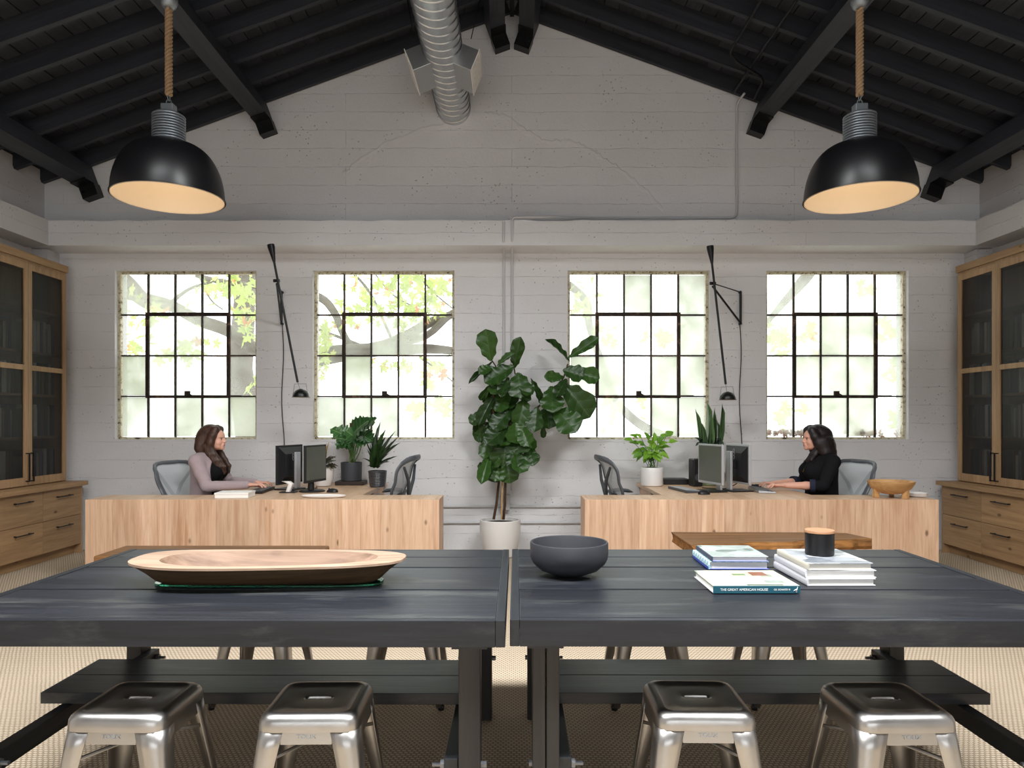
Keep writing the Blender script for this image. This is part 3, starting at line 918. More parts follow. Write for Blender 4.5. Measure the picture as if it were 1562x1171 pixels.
# ------------------------------------------------------------------ stools
def rsq(h, rc, n=64):
    """rounded square outline with half width h and corner radius rc"""
    out = []
    for i in range(n):
        a = 2 * PI * i / n
        c, s = math.cos(a), math.sin(a)
        k = 1.0 / max(abs(c), abs(s))
        x, y = h * c * k, h * s * k
        # round the corner
        ix, iy = h - rc, h - rc
        if abs(x) > ix and abs(y) > iy:
            dx, dy = abs(x) - ix, abs(y) - iy
            L = math.hypot(dx, dy)
            x = math.copysign(ix + rc * dx / L, x); y = math.copysign(iy + rc * dy / L, y)
        out.append((x, y))
    return out
def stadium(hx, hy, n=64):
    out = []
    for i in range(n):
        a = 2 * PI * i / n
        c, s = math.cos(a), math.sin(a)
        out.append((math.copysign(hx - hy, c) * min(1, abs(c) * 1.6) + hy * c, hy * s))
    return out
def make_stool():
    t = thing('metal_stool', '-', 'stool', (0, 0, 0))
    H = 0.45
    def ring(pts, z): return [(x, y, z) for x, y in pts]
    m = MB()
    m.rings([ring(stadium(0.040, 0.0105), H - 0.014), ring(stadium(0.041, 0.011), H - 0.006), ring(stadium(0.045, 0.0135), H - 0.001), ring(stadium(0.052, 0.02), H),
             ring(rsq(0.08, 0.03), H), ring(rsq(0.116, 0.03), H), ring(rsq(0.119, 0.03), H + 0.0025), ring(rsq(0.126, 0.034), H + 0.004), ring(rsq(0.139, 0.038), H + 0.001),
             ring(rsq(0.149, 0.041), H - 0.008), ring(rsq(0.1545, 0.043), H - 0.02), ring(rsq(0.156, 0.044), H - 0.034), ring(rsq(0.1565, 0.044), H - 0.046), ring(rsq(0.153, 0.042), H - 0.046), ring(rsq(0.152, 0.042), H - 0.02)],
            True, False, False)
    seat = m.build('seat', M['steel'], t, True, ang=50)
    for a in range(4):
        ca, sa = math.cos(a * PI / 2), math.sin(a * PI / 2)
        def rt(x, y, z): return (x * ca - y * sa, x * sa + y * ca, z)
        # sheet leg: a folded angle that tapers towards the foot and splays outwards
        lm = MB()
        rs_ = []
        for f in (0, 0.15, 0.4, 0.7, 1.0):
            z = (H - 0.038) * (1 - f) + 0.012 * f
            k = 0.1525 + 0.045 * f          # corner distance
            w = 0.082 * (1 - f) + 0.036 * f
            rc = 0.04 * (1 - f) + 0.012 * f
            pts = [(k - w, k)]
            for i in range(7):
                b = PI / 2 * (1 - i / 6)
                pts.append((k - rc + rc * math.cos(b), k - rc + rc * math.sin(b)))
            pts.append((k, k - w))
            rs_.append([rt(x, y, z) for x, y in pts])
        lm.rings(rs_, False, False, False)
        lg = lm.build('leg', M['steel'], t, True, solid=0.0028)
        fm = MB()
        k = 0.196
        p = rt(k - 0.012, k - 0.012, 0)
        fm.lathe([(0.014, 0), (0.016, 0.012), (0.013, 0.03)], p, 10)
        fm.build('rubber_foot', M['plastic'], lg)
        ap = MB()
        zt, zb = H - 0.04, H - 0.082
        ap.rings([[rt(-0.078, -0.153, zt), rt(0.078, -0.153, zt), rt(0.078, -0.1575, zb), rt(-0.078, -0.1575, zb)],
                  [rt(-0.078, -0.1505, zt), rt(0.078, -0.1505, zt), rt(0.078, -0.155, zb), rt(-0.078, -0.155, zb)]])
        apo = ap.build('apron', M['steel'], t)
        if a == 0:
            mt = Matrix.Translation((0, -0.156, H - 0.059)) @ Matrix.Rotation(R(90 - 6), 4, 'X')
            text_obj('TOLIX', 0.0165, 0.0012, 'embossed_lettering', M['zinc'], apo, mt, 1.25)
    for s in (-1, 1):
        MB().tube([(-0.155, -0.155 * s, 0.30), (0, 0, 0.325), (0.155, 0.155 * s, 0.30)], 0.0065, 8).build('cross_brace', M['steel'], t, True)
    return t
stool = make_stool()
SP = [(-1.222, 2.32, -1.5, 'brushed steel stool at the outer end of the trough table, away from the desks'),
      (-0.632, 2.32, 1.0, 'brushed steel stool next to the gap at the trough table, away from the desks'),
      (0.606, 2.33, -1.2, 'brushed steel stool next to the gap at the book table, away from the desks'),
      (1.217, 2.315, 1.2, 'brushed steel stool at the outer end of the book table, away from the desks'),
      (-1.222, 3.505, 178, 'brushed steel stool at the outer end of the trough table, on the desk side'),
      (-0.52, 3.505, 181, 'brushed steel stool next to the gap at the trough table, on the desk side'),
      (0.665, 3.505, 180, 'brushed steel stool next to the gap at the book table, on the desk side'),
      (1.325, 3.505, 179, 'brushed steel stool at the outer end of the book table, on the desk side')]
for i, (x, y, a, lab) in enumerate(SP):
    o = stool if i == 0 else copy_tree(stool)
    o.location = (x, y, 0)
    o.rotation_euler = (0, 0, R(a))
    tag(o, lab, 'stool', 'steel stools around the tables')

# ------------------------------------------------------------------ benches behind the table
b1 = thing('plank_bench', 'dark plain plank bench behind the trough table', 'bench', (-2.06, 4.93, 0))
MB().box(-0.74, 0.74, -0.2, 0.2, 0.385, 0.45).build('seat', M['walnut'], b1, bevel=0.012)
for s in (-1, 1):
    MB().box(s * 0.5 - 0.03, s * 0.5 + 0.03, -0.16, 0.16, 0, 0.384).build('leg', M['walnut'], b1, bevel=0.004)
b2 = thing('slab_bench', 'live-edge wooden slab bench with rough bark side, behind the book table', 'bench', (1.92, 5.1, 0))
sr = random.Random(5)
front = []
for i in range(25):
    x = -0.69 + 1.38 * i / 24
    yf = -0.25 + 0.38 * (i / 24) ** 0.8 * 0.72 + 0.02 * math.sin(i * 0.9) + sr.uniform(-0.008, 0.008)
    front.append((x, yf))
back = [(0.62, 0.28), (0.3, 0.31), (-0.1, 0.32), (-0.45, 0.32), (-0.70, 0.33)]
top = front + back
z1 = 0.50
def off(pts, d, z):
    out = []
    for i, (x, y) in enumerate(pts):
        q = (1 if i < 25 else 0)
        out.append((x * (1 - (0.02 * d / 0.03 if abs(x) > 0.6 else 0)), y - q * d + q * sr.uniform(-0.006, 0.006), z))
    return out
mm = MB().rings([off(top, 0.012, z1 - 0.075), off(top, 0.028, z1 - 0.05), off(top, 0.024, z1 - 0.025), [(x, y, z1 - 0.004) for x, y in top]], True, True, False)
bark = mm.build('bark_edge', M['bark'], b2)
MB().rings([[(x, y, z1 - 0.004) for x, y in top], [(x * 0.995, y * 0.99 + 0.002, z1) for x, y in top]], True, False, True).build('seat', M['walnut'], b2)
for s in (-1, 1):
    MB().box(s * 0.42 - 0.03, s * 0.42 + 0.03, -0.08, 0.24, 0, z1 - 0.075).build('leg', M['walnut'], b2, bevel=0.004)

# ------------------------------------------------------------------ desks
DZ = 0.708
def desk(sgn, label):
    """sgn -1: the desk of the cardigan wearer, +1: of the blazer wearer (mirrored)"""
    t = thing('double_desk', label, 'desk', (sgn * 2.04, 5.78, 0))
    w = 1.445                      # half width of the front
    th = 0.022
    dr = random.Random(11 + sgn)
    # front panel of glued oak boards, with the spine strip in the middle
    edges = [-w]
    while edges[-1] < -0.25:
        edges.append(edges[-1] + dr.uniform(0.12, 0.30))
    edges[-1] = -0.022
    right = [0.022]
    while right[-1] < w - 0.25:
        right.append(right[-1] + dr.uniform(0.12, 0.30))
    right[-1] = w
    allb = [(edges[i], edges[i + 1]) for i in range(len(edges) - 1)] + [(-0.022, 0.022)] + [(right[i], right[i + 1]) for i in range(len(right) - 1)]
    for a, b in allb:
        MB().box(a + 0.0004, b - 0.0004, 0, th, 0.0, DZ - 0.0005).build('plank', M['oak'], t, bevel=0.0006, seg=1)
    # low unit behind the panel
    for e in (-1, 1):
        x0, x1 = sorted((e * w, e * (w - 0.035)))
        MB().box(x0, x1, th + 0.001, 0.365, 0.0, DZ - 0.001).build('end_panel', M['oak'], t, bevel=0.001)
    MB().box(-w + 0.036, w - 0.036, th + 0.001, 0.365, DZ - 0.035, DZ).build('unit_top', M['oak_top'], t, bevel=0.001)
    MB().box(-w + 0.036, w - 0.036, th + 0.001, 0.35, 0.05, 0.07).build('unit_floor', M['oak_top'], t)
    MB().box(-w + 0.036, w - 0.036, 0.32, 0.34, 0.07, DZ - 0.036).build('unit_back', M['oak'], t)
    # the two worktops either side of the spine, running back to the wall
    for e in (-1, 1):
        outer = 0.56 if e == sgn else 0.74
        x0, x1 = sorted((e * 0.018, e * outer))
        MB().box(x0, x1, 0.366, 1.60, DZ - 0.035, DZ).build('worktop', M['oak_top'], t, bevel=0.0015)
        MB().box(x0 + 0.02, x1 - 0.02, 1.50, 1.53, 0.0, DZ - 0.036).build('support_panel', M['oak'], t)
        xq = e * (outer - 0.2)
        MB().box(min(xq, xq + e * 0.18), max(xq, xq + e * 0.18), 0.95, 1.48, 0.28, DZ - 0.036).build('drawer_box', M['oak'], t, bevel=0.002)
    MB().box(-0.017, 0.017, 0.366, 1.60, 0.0, DZ).build('spine', M['oak_top'], t, bevel=0.001)
    return t
desk(-1, 'pale oak double desk where the woman in the lilac cardigan sits')
desk(1, 'pale oak double desk where the woman in the black blazer sits')

# ------------------------------------------------------------------ oak cabinets along the side walls
CZ = 0.735
def base_unit(s, y1, label):
    """drawer unit, 1.2 m wide, far end at y1; s is the side of the room"""
    t = thing('drawer_cabinet', label, 'cabinet', (s * (XW - 0.002), y1, 0))
    q = -s           # towards the room
    D_ = 0.487
    def bx(a, b, y0, y1_, z0, z1): 
        x0, x1 = sorted((q * a, q * b))
        return MB().box(x0, x1, y0, y1_, z0, z1)
    bx(0, D_ - 0.022, -1.2, -0.0, 0.095, CZ - 0.045).build('body', M['oak_h'], t)
    bx(0, D_ - 0.07, -1.2, -0.02, 0.0, 0.094).build('plinth', M['oak_h'], t)
    bx(0.0, D_, -0.024, -0.0, 0.0, CZ - 0.045).build('end_panel', M['oak_v'], t, bevel=0.001)
    for i in range(2):
        for j in range(2):
            y1_ = -0.026 - i * 0.587
            y0 = y1_ - 0.583
            z0 = 0.098 if j == 0 else 0.40
            z1 = 0.396 if j == 0 else CZ - 0.048
            d = bx(D_ - 0.021, D_, y0, y1_, z0, z1).build('drawer', M['oak_h'], t, bevel=0.0015)
            ym = (y0 + y1_) / 2
            zh = z1 - 0.075
            h = MB()
            xh = q * (D_ + 0.032)
            h.tube([(xh, ym - 0.115, zh), (xh, ym + 0.115, zh)], 0.006, 8)
            for e in (-1, 1):
                h.tube([(q * (D_ - 0.001), ym + e * 0.095, zh), (xh, ym + e * 0.095, zh)], 0.006, 8)
            h.build('handle', M['black_metal'], d, True)
    return t
def upper_unit(s, y1, label, corner=True):
    t = thing('mesh_door_bookcase', label, 'bookcase', (s * (XW - 0.002), y1, CZ))
    q = -s
    D_ = 0.33
    H = 2.905 - CZ
    def bx(a, b, y0, y1_, z0, z1):
        x0, x1 = sorted((q * a, q * b))
        return MB().box(x0, x1, y0, y1_, z0, z1)
    c = MB()
    bx(0, 0.012, -1.2, 0, 0.0, H - 0.07).build('back_panel', M['oak_v'], t)
    bx(0.012, D_, -0.03, 0.0, 0.0, H - 0.07).build('side_panel', M['oak_v'], t, bevel=0.001)
    bx(0.012, D_, -1.2, -1.17, 0.0, H - 0.07).build('side_panel', M['oak_v'], t, bevel=0.001)
    bx(0.0, D_, -1.2, 0.0, H - 0.069, H - 0.045).build('top_panel', M['oak_v'], t)
    bx(0.012, D_, -1.169, -0.031, 0.0, 0.025).build('bottom_panel', M['oak_v'], t)
    bx(0.0, D_ + 0.02, -1.2, 0.012 if corner else 0.0, H - 0.044, H + 0.026).build('crown', M['oak_h'], t, bevel=0.004)
    for k in range(1, 5):
        z = 0.03 + k * 0.41
        bx(0.014, D_ - 0.05, -1.168, -0.032, z, z + 0.022).build('shelf', M['oak_h'], t)
    for i in range(2):
        y1_ = -0.032 - i * 0.569
        y0 = y1_ - 0.565
        st = 0.052
        z0, z1 = 0.01, H - 0.076
        zm = 1.115 if True else 1.1
        fm = MB()
        x0, x1 = sorted((q * (D_ + 0.002), q * (D_ + 0.024)))
        fm.box(x0, x1, y0, y0 + st, z0, z1); fm.box(x0, x1, y1_ - st, y1_, z0, z1)
        fm.box(x0, x1, y0 + st, y1_ - st, z0, z0 + 0.075); fm.box(x0, x1, y0 + st, y1_ - st, z1 - 0.06, z1)
        fm.box(x0, x1, y0 + st, y1_ - st, zm - 0.024, zm + 0.024)
        d = fm.build('door', M['oak_v'], t, bevel=0.0012)
        xm0, xm1 = sorted((q * (D_ + 0.009), q * (D_ + 0.011)))
        MB().box(xm0, xm1, y0 + st - 0.004, y1_ - st + 0.004, z0 + 0.07, zm - 0.02).build('mesh_panel', M['mesh'], d)
        MB().box(xm0, xm1, y0 + st - 0.004, y1_ - st + 0.004, zm + 0.02, z1 - 0.055).build('mesh_panel', M['mesh'], d)
        yh = y0 + 0.028 if i == 0 else y1_ - 0.028
        h = MB()
        xh = q * (D_ + 0.058)
        h.box(min(xh - 0.005, xh + 0.005), xh + 0.005, yh - 0.006, yh + 0.006, 0.045, 0.315)
        for zz_ in (0.05, 0.31):
            a, b = sorted((q * (D_ + 0.023), xh))
            h.box(a, b, yh - 0.006, yh + 0.006, zz_ - 0.005, zz_ + 0.005)
        h.build('handle', M['black_metal'], d)
    return t
YC = 7.27
WHO = {-1: 'cardigan wearer', 1: 'blazer wearer'}
for s in (-1, 1):
    base_unit(s, YC, 'oak four-drawer cabinet in the corner by the %s' % WHO[s])
    base_unit(s, YC - 1.2, 'oak four-drawer cabinet next along from the corner one by the %s' % WHO[s])
    x0, x1 = sorted((s * (XW - 0.002), s * (XW - 0.532)))
    wt = MB().box(x0, x1, YC - 2.42, YC + 0.03, CZ - 0.044, CZ - 0.001).build('cabinet_worktop', M['oak_h'], None, bevel=0.002)
    tag(wt, 'long oak worktop over the drawer cabinets by the %s' % WHO[s], 'worktop')
    upper_unit(s, YC - 0.02, 'oak bookcase with dark wire mesh doors in the corner by the %s' % WHO[s])
    upper_unit(s, YC - 1.22, 'oak bookcase with dark mesh doors next along from the corner one by the %s' % WHO[s], False)
# books behind the mesh doors
BC = [srgb(196, 192, 184), srgb(150, 148, 146), srgb(92, 94, 98), srgb(214, 210, 200), srgb(120, 104, 90), srgb(72, 84, 96)]
BN = ['pale', 'mid-grey', 'dark grey', 'cream', 'brown', 'slate blue']
bmats = [plain('book_cloth_%d' % i, c, 0.7, 0, 0.25) for i, c in enumerate(BC)]
bmesh_ = []
for w_, h_, d_ in ((0.022, 0.27, 0.2), (0.03, 0.30, 0.21), (0.016, 0.25, 0.19), (0.04, 0.31, 0.22)):
    for mt_ in bmats[:6]:
        me = MB().box(-d_ / 2, d_ / 2, -w_ / 2, w_ / 2, 0, h_).mesh('book')
        me.materials.append(mt_)
        bmesh_.append((me, w_, h_, d_))
br = random.Random(3)
for s in (-1, 1):
    for bay in range(2):
        ys0 = YC - 0.02 - 0.036 - bay * 0.569
        for k in range(5):
            zb = CZ + (0.0255 if k == 0 else 0.0525 + k * 0.41)
            if k == 4: continue
            y = ys0 - br.uniform(0.0, 0.03)
            n = 0
            lean = 0
            stop = ys0 - br.uniform(0.38, 0.54)
            while True:
                me, w_, h_, d_ = br.choice(bmesh_)
                if y - w_ - 0.001 < stop or n > 15: break
                o = link(bpy.data.objects.new('book', me))
                o.location = (s * (XW - 0.14), y - w_ / 2, zb + 0.0005)
                tag(o, '%s book, %s shelf, %s bay, mesh bookcase by the %s' % (BN[bmats.index(me.materials[0])], ('lowest', 'second', 'third', 'fourth')[k], ('corner', 'outer')[bay], WHO[s]), 'book', 'books in the corner bookcase by the %s' % WHO[s])
                y -= w_ + 0.0015
                n += 1
# ------------------------------------------------------------------ pendants
def pendant(x, label):
    d = 5.10
    zt = roofz(2.81 * math.cos(SL)) - 0.30
    zrim = P(0, 302, d).z
    t = thing('pendant_lamp', label, 'pendant lamp', (x, d, zrim), 0, 'pendant lamps over the tables')
    h = P(0, 2, d).z - zrim
    Rr = 0.377
    prof = []
    for i in range(15):
        a = PI / 2 * i / 14
        prof.append((0.10 + (Rr - 0.10) * math.cos(a) ** 0.8 if i < 14 else 0.10, 0.385 * math.sin(a) ** 1.05))
    prof = [(Rr + 0.006, -0.004), (Rr + 0.006, 0.006)] + prof
    MB().lathe(prof, (0, 0, 0), 64, False, False).build('shade', M['matte_black'], t, True)
    MB().lathe([(r_ - 0.006 if i > 1 else Rr - 0.002, z - 0.004 if i > 1 else z - 0.003 * (1 - i)) for i, (r_, z) in enumerate(prof)], (0, 0, 0), 64, False, True).build('shade_lining', M['shade_in'], t, True)
    # cooling rings
    pr = [(0.118, 0.375)]
    for i in range(11):
        z = 0.385 + 0.019 * i
        pr += [(0.096, z), (0.111, z + 0.004), (0.113, z + 0.009), (0.111, z + 0.014)]
    pr += [(0.096, 0.60), (0.06, 0.612)]
    MB().lathe(pr, (0, 0, 0), 40).build('cooling_rings', M['zinc'], t, True, ang=50)
    MB().box(-0.045, 0.045, -0.035, 0.035, 0.61, 0.672).build('terminal_box', M['zinc'], t, bevel=0.006)
    hk = MB()
    hk.tube([(0.018 * math.cos(a), 0, 0.69 + 0.02 * math.sin(a)) for a in [2 * PI * i / 12 for i in range(13)]], 0.004, 6)
    hk.tube([(0, 0.018 * math.cos(a), 0.722 + 0.02 * math.sin(a)) for a in [2 * PI * i / 12 for i in range(13)]], 0.004, 6)
    hk.build('hook', M['zinc'], t, True)
    # three-strand rope
    z0, z1 = 0.74, h - 0.055
    rp = MB()
    for k in range(3):
        pts = []
        n = 90
        for i in range(n + 1):
            f = i / n
            a = 2 * PI * k / 3 + f * 2 * PI * 7.5
            pts.append((0.0155 * math.cos(a), 0.0155 * math.sin(a), z0 + (z1 - z0) * f))
        rp.tube(pts, 0.0125, 8)
    rp.build('rope', M['rope'], t, True)
    MB().lathe([(0.03, -0.055), (0.05, -0.04), (0.062, -0.01), (0.062, 0.015), (0.05, 0.04), (0.03, 0.06)], (0, 0, h), 24).build('ceiling_ball', M['zinc'], t, True)
    bl = MB().ball((0, 0, 0.24), (0.05, 0.05, 0.065), 16, 10).build('bulb', M['bulb'], t, True)
    l = bpy.data.lights.new('pendant_bulb', 'POINT')
    l.energy = 2.3
    l.color = (1.0, 0.78, 0.56)
    l.shadow_soft_size = 0.07
    lo = link(bpy.data.objects.new('pendant_bulb', l))
    lo.parent = t
    lo.location = (0, 0, 0.15)
    return t
M['rope'] = wood('jute_rope', srgb(128, 100, 74), srgb(178, 148, 114), 'z', 0.9, 80, 0.02, bump=0.6)
def emit(name, col, st):
    k = NT(name)
    k.b.inputs['Emission Color'].default_value = col
    k.b.inputs['Emission Strength'].default_value = st
    return k.done((0.9, 0.85, 0.75, 1), 0.4)
M['bulb'] = emit('frosted_bulb', (1.0, 0.78, 0.55, 1), 1.5)
pendant(-2.472, 'black dome pendant on a rope, hanging above the trough table end')
pendant(2.505, 'black dome pendant on a rope, hanging above the book table end')

# ------------------------------------------------------------------ swing-arm wall lamps
def wall_lamp(br_x, piv_px, piv_d, top_px, bot_px, shade_px, label, drop_px):
    z0, z1 = P(0, 494, YB).z, P(0, 446, YB).z
    t = thing('wall_lamp', label, 'wall lamp', (br_x, YB, z0), 0, 'swing-arm wall lamps')
    def lo(v): return Vector(v) - Vector((br_x, YB, z0))
    yb = -0.035
    b = MB()
    b.tube([(0, yb, 0), (0, yb, z1 - z0)], 0.013, 10)
    b.tube([(0, 0, 0.0), (0, yb, 0.0)], 0.014, 8)
    b.tube([(0, 0, z1 - z0), (0, yb, z1 - z0)], 0.014, 8)
    b.build('wall_bracket', M['matte_black'], t, True)
    pv = lo(P(*piv_px, piv_d))
    MB().tube([(0, yb, z1 - z0 - 0.003), pv], 0.0065, 8).build('stay', M['matte_black'], t, True)
    MB().tube([(0, yb, 0.005), pv + Vector((0, 0, -0.03))], 0.0105, 8).build('arm', M['matte_black'], t, True)
    MB().tube([pv + Vector((-0.03, 0, 0)), pv + Vector((0.03, 0, 0))], 0.016, 10).build('pivot', M['matte_black'], t, True)
    tp, bt = lo(P(*top_px, piv_d - 0.03)), lo(P(*bot_px, piv_d - 0.03))
    u = (bt - tp)
    MB().tube([tp + u * 0.1, bt], 0.0115, 10).build('boom', M['matte_black'], t, True)
    MB().tube([tp, tp + u * 0.02, tp + u * 0.125], [0.034, 0.035, 0.013], 16).build('counterweight', M['matte_black'], t, True)
    sh = lo(P(*shade_px, piv_d - 0.03))
    c = (sh.x, sh.y, sh.z)
    pr = [(0.090, 0), (0.082, 0.004)] + [(0.08 * math.cos(PI / 2 * i / 8), 0.004 + 0.078 * math.sin(PI / 2 * i / 8)) for i in range(8)] + [(0.012, 0.083)]
    s_ = MB().lathe(pr, c, 32, False, True).build('shade', M['matte_black'], t, True)
    MB().lathe([(0.086, 0.0005)] + [(0.075 * math.cos(PI / 2 * i / 8), 0.003 + 0.07 * math.sin(PI / 2 * i / 8)) for i in range(8)], c, 32, False, True).build('lining', M['shade_in'], s_, True)
    yk = MB()
    yk.tube([(c[0] - 0.078, c[1], c[2] + 0.02), (c[0] - 0.062, c[1], c[2] + 0.13), (c[0] + 0.05, c[1], c[2] + 0.132), (c[0] + 0.066, c[1], c[2] + 0.02)], 0.0035, 6)
    yk.tube([bt, (c[0] - 0.01, c[1], c[2] + 0.085)], 0.0035, 6)
    yk.build('yoke', M['zinc'], t, True)
    n = 14
    zc = P(0, drop_px, YB).z - z0
    MB().tube([(0.012 * math.sin(i * 0.7) + 0.015 * i / n, -0.012, -0.01 + (zc + 0.01) * i / n) for i in range(n + 1)], 0.0045, 6).build('cord', M['plastic'], t, True)
    return t
wall_lamp(P(431, 0, YB).x, (422, 428), 6.85, (413, 373), (454, 583), (459, 606), 'black swing-arm wall lamp with folded arm above the cardigan wearer\'s desk', 735)
wall_lamp(P(1128, 0, YB).x, (1087, 432), 7.0, (1083, 375), (1107, 586), (1110, 610), 'black swing-arm wall lamp with open bracket above the blazer wearer\'s desk', 735)

# ------------------------------------------------------------------ things on the tables
gl = NT('green_edged_glass')
gl.b.inputs['Transmission Weight'].default_value = 0.85
M['glass'] = gl.done(srgb(70, 180, 140), 0.05, 0, 0.5)
def super_e(a, b, n, N=72):
    out = []
    for i in range(N):
        t_ = 2 * PI * i / N
        c, s = math.cos(t_), math.sin(t_)
        out.append((a * math.copysign(abs(c) ** (2 / n), c), b * math.copysign(abs(s) ** (2 / n), s)))
    return out
TX, TY = -0.905, 2.655
gp = MB().rings([[(TX + x, TY + y, z) for x, y in super_e(0.42, 0.055 + 0.03, 4)] for z in (TZ + 0.0015, TZ + 0.0075)]).build('glass_sheet', M['glass'])
tag(gp, 'thin green-edged glass sheet under the wooden trough', 'glass sheet')
tr = thing('wooden_trough', 'long hand-carved pale wooden dough trough on the black table', 'trough', (TX, TY, TZ + 0.008), R(-1.2))
def tring(a, b, n, z, lift=0.0, twist=0.0):
    out = []
    for x, y in super_e(a, b, n):
        y *= 1 - 0.12 * (x / 0.5)
        e = abs(x) / 0.52
        out.append((x, y + 0.012 * math.sin(x * 5), z + lift * e ** 3))
    return out
outer = [tring(0.39, 0.075, 4, 0.0), tring(0.415, 0.095, 3.6, 0.012), tring(0.45, 0.135, 3.2, 0.042, 0.005), tring(0.485, 0.165, 3.0, 0.066, 0.006), tring(0.505, 0.177, 2.9, 0.074, 0.006)]
MB().rings(outer, True, True, False).build('outer_hull', M['trough_out'], tr, True)
MB().rings([outer[-1], tring(0.505, 0.177, 2.9, 0.082, 0.006), tring(0.495, 0.168, 2.8, 0.0855, 0.006), tring(0.40, 0.150, 2.4, 0.084, 0.004)], True, False, False).build('rim', M['trough'], tr, True)
M['trough_in'] = wood('trough_inside', srgb(74, 54, 42), srgb(156, 128, 108), 'x', 0.65, 18, 0.02, 0.2, contrast=(0.34, 0.62))  # weathered wood, with shade of the hollow put into its darker colour
MB().rings([tring(0.40, 0.150, 2.4, 0.084, 0.004), tring(0.385, 0.142, 2.3, 0.070), tring(0.355, 0.118, 2.2, 0.036), tring(0.31, 0.085, 2.2, 0.016), tring(0.15, 0.04, 2, 0.012)], True, False, True).build('carved_inside', M['trough_in'], tr, True)

bb = MB()
prof = [(0.055, 0.0), (0.075, 0.004), (0.115, 0.02), (0.142, 0.045), (0.152, 0.065), (0.154, 0.085), (0.154, 0.124), (0.152, 0.128), (0.147, 0.128), (0.145, 0.124), (0.144, 0.08), (0.132, 0.05), (0.10, 0.025), (0.04, 0.012)]
o = bb.lathe(prof, (0, 0, 0), 56).build('black_bowl', M['blackbowl'], None, True, loc=(0.2255, 2.80, TZ + 0.0012), ang=50)
tag(o, 'wide black stoneware bowl beside the gap between the tables', 'bowl')

def cover(name, base, blobs, scale=9.0):
    """a printed photo cover: soft blocks of colour"""
    k = NT(name)
    v = k.coords((1, 1.6, 1))
    vo = k.n('ShaderNodeTexVoronoi', distance='MANHATTAN')
    vo.inputs['Scale'].default_value = scale
    k.l(v, vo.inputs['Vector'])
    sp = k.n('ShaderNodeSeparateColor')
    k.l(vo.outputs['Color'], sp.inputs[0])
    n = k.noise(v, 14, 4, 0.6)
    c = k.ramp(k.math('ADD', k.math('MULTIPLY', sp.outputs[0], 0.7), k.math('MULTIPLY', n, 0.3)), [(0.05 + 0.85 * i / max(1, len(blobs) - 1), b) for i, b in enumerate(blobs)])
    c = k.mix(0.08, c, base)
    return k.done(c, 0.3, 0, 0.5)
def book(loc, w, d, h, rz, cover_m, spine_m, spine_side, label, case_m=None, curved=False, group=None, jacket=None):
    """lying book: w along x, d along y, h high; spine_side in '-y','-x'"""
    t = thing('book', label, 'book', loc, rz, group)
    case_m = case_m or cover_m
    ct = 0.003
    x0, x1, y0, y1 = -w / 2, w / 2, -d / 2, d / 2
    MB().box(x0, x1, y0, y1, h - ct, h).build('front_cover', cover_m, t, bevel=0.0008, seg=1)
    MB().box(x0, x1, y0, y1, 0.0, ct).build('back_cover', case_m, t, bevel=0.0008, seg=1)
    i = 0.006
    if spine_side == '-y':
        MB().box(x0 + i, x1 - i, y0 + 0.004, y1 - i, ct, h - ct).build('pages', M['paper'], t)
        s = MB().box(x0, x1, y0 - 0.0015, y0 + 0.0035, 0.0, h).build('spine', spine_m, t, bevel=0.001)
    else:
        MB().box(x0 + 0.004, x1 - i, y0 + i, y1 - i, ct, h - ct).build('pages', M['paper'], t)
        s = MB()
        pr = [(x0 + 0.003, 0.0), (x0 - 0.002, 0.001), (x0 - 0.004, h * 0.3), (x0 - 0.004, h * 0.7), (x0 - 0.002, h - 0.001), (x0 + 0.003, h)]
        s.rings([[(x, y, z) for x, z in pr] for y in (y0, y1)])
        s = s.build('spine', spine_m, t)
    t['_h'] = h
    return t, s
teal = plain('teal_cloth', srgb(28, 84, 100), 0.5, 0, 0.4, 0.05)
whitec = plain('white_cover', srgb(206, 206, 210), 0.35, 0, 0.5, 0.02)
cream = plain('cream_cover', srgb(196, 192, 178), 0.45, 0, 0.4, 0.03)
bluec = plain('blue_cover', srgb(62, 84, 176), 0.45, 0, 0.4, 0.05)
inkw = plain('white_print', srgb(240, 240, 236), 0.5)
inkg = plain('grey_print', srgb(170, 170, 176), 0.5)
gah = cover('interior_photo_cover', srgb(232, 228, 208), [srgb(206, 204, 196), srgb(180, 174, 140), srgb(204, 200, 180), srgb(104, 120, 104), srgb(206, 202, 192), srgb(124, 76, 56)], 7)
bk1, sp1 = book((0.858, 2.612, TZ + 0.001), 0.306, 0.257, 0.0265, R(0.4), gah, teal, '-y', 'teal-spined picture book lying alone in front of the two book stacks', case_m=whitec)
hb = 0.0265
mt = Matrix.Translation((-0.045, -0.1302, hb / 2)) @ Matrix.Rotation(R(90), 4, 'X')
text_obj('THE GREAT AMERICAN HOUSE', 0.0118, 0.0003, 'spine_title', inkw, sp1, mt, 1.02)
mt = Matrix.Translation((0.088, -0.1302, hb / 2)) @ Matrix.Rotation(R(90), 4, 'X')
text_obj('GIL SCHAFER III', 0.0088, 0.0003, 'spine_author', inkw, sp1, mt, 0.95)
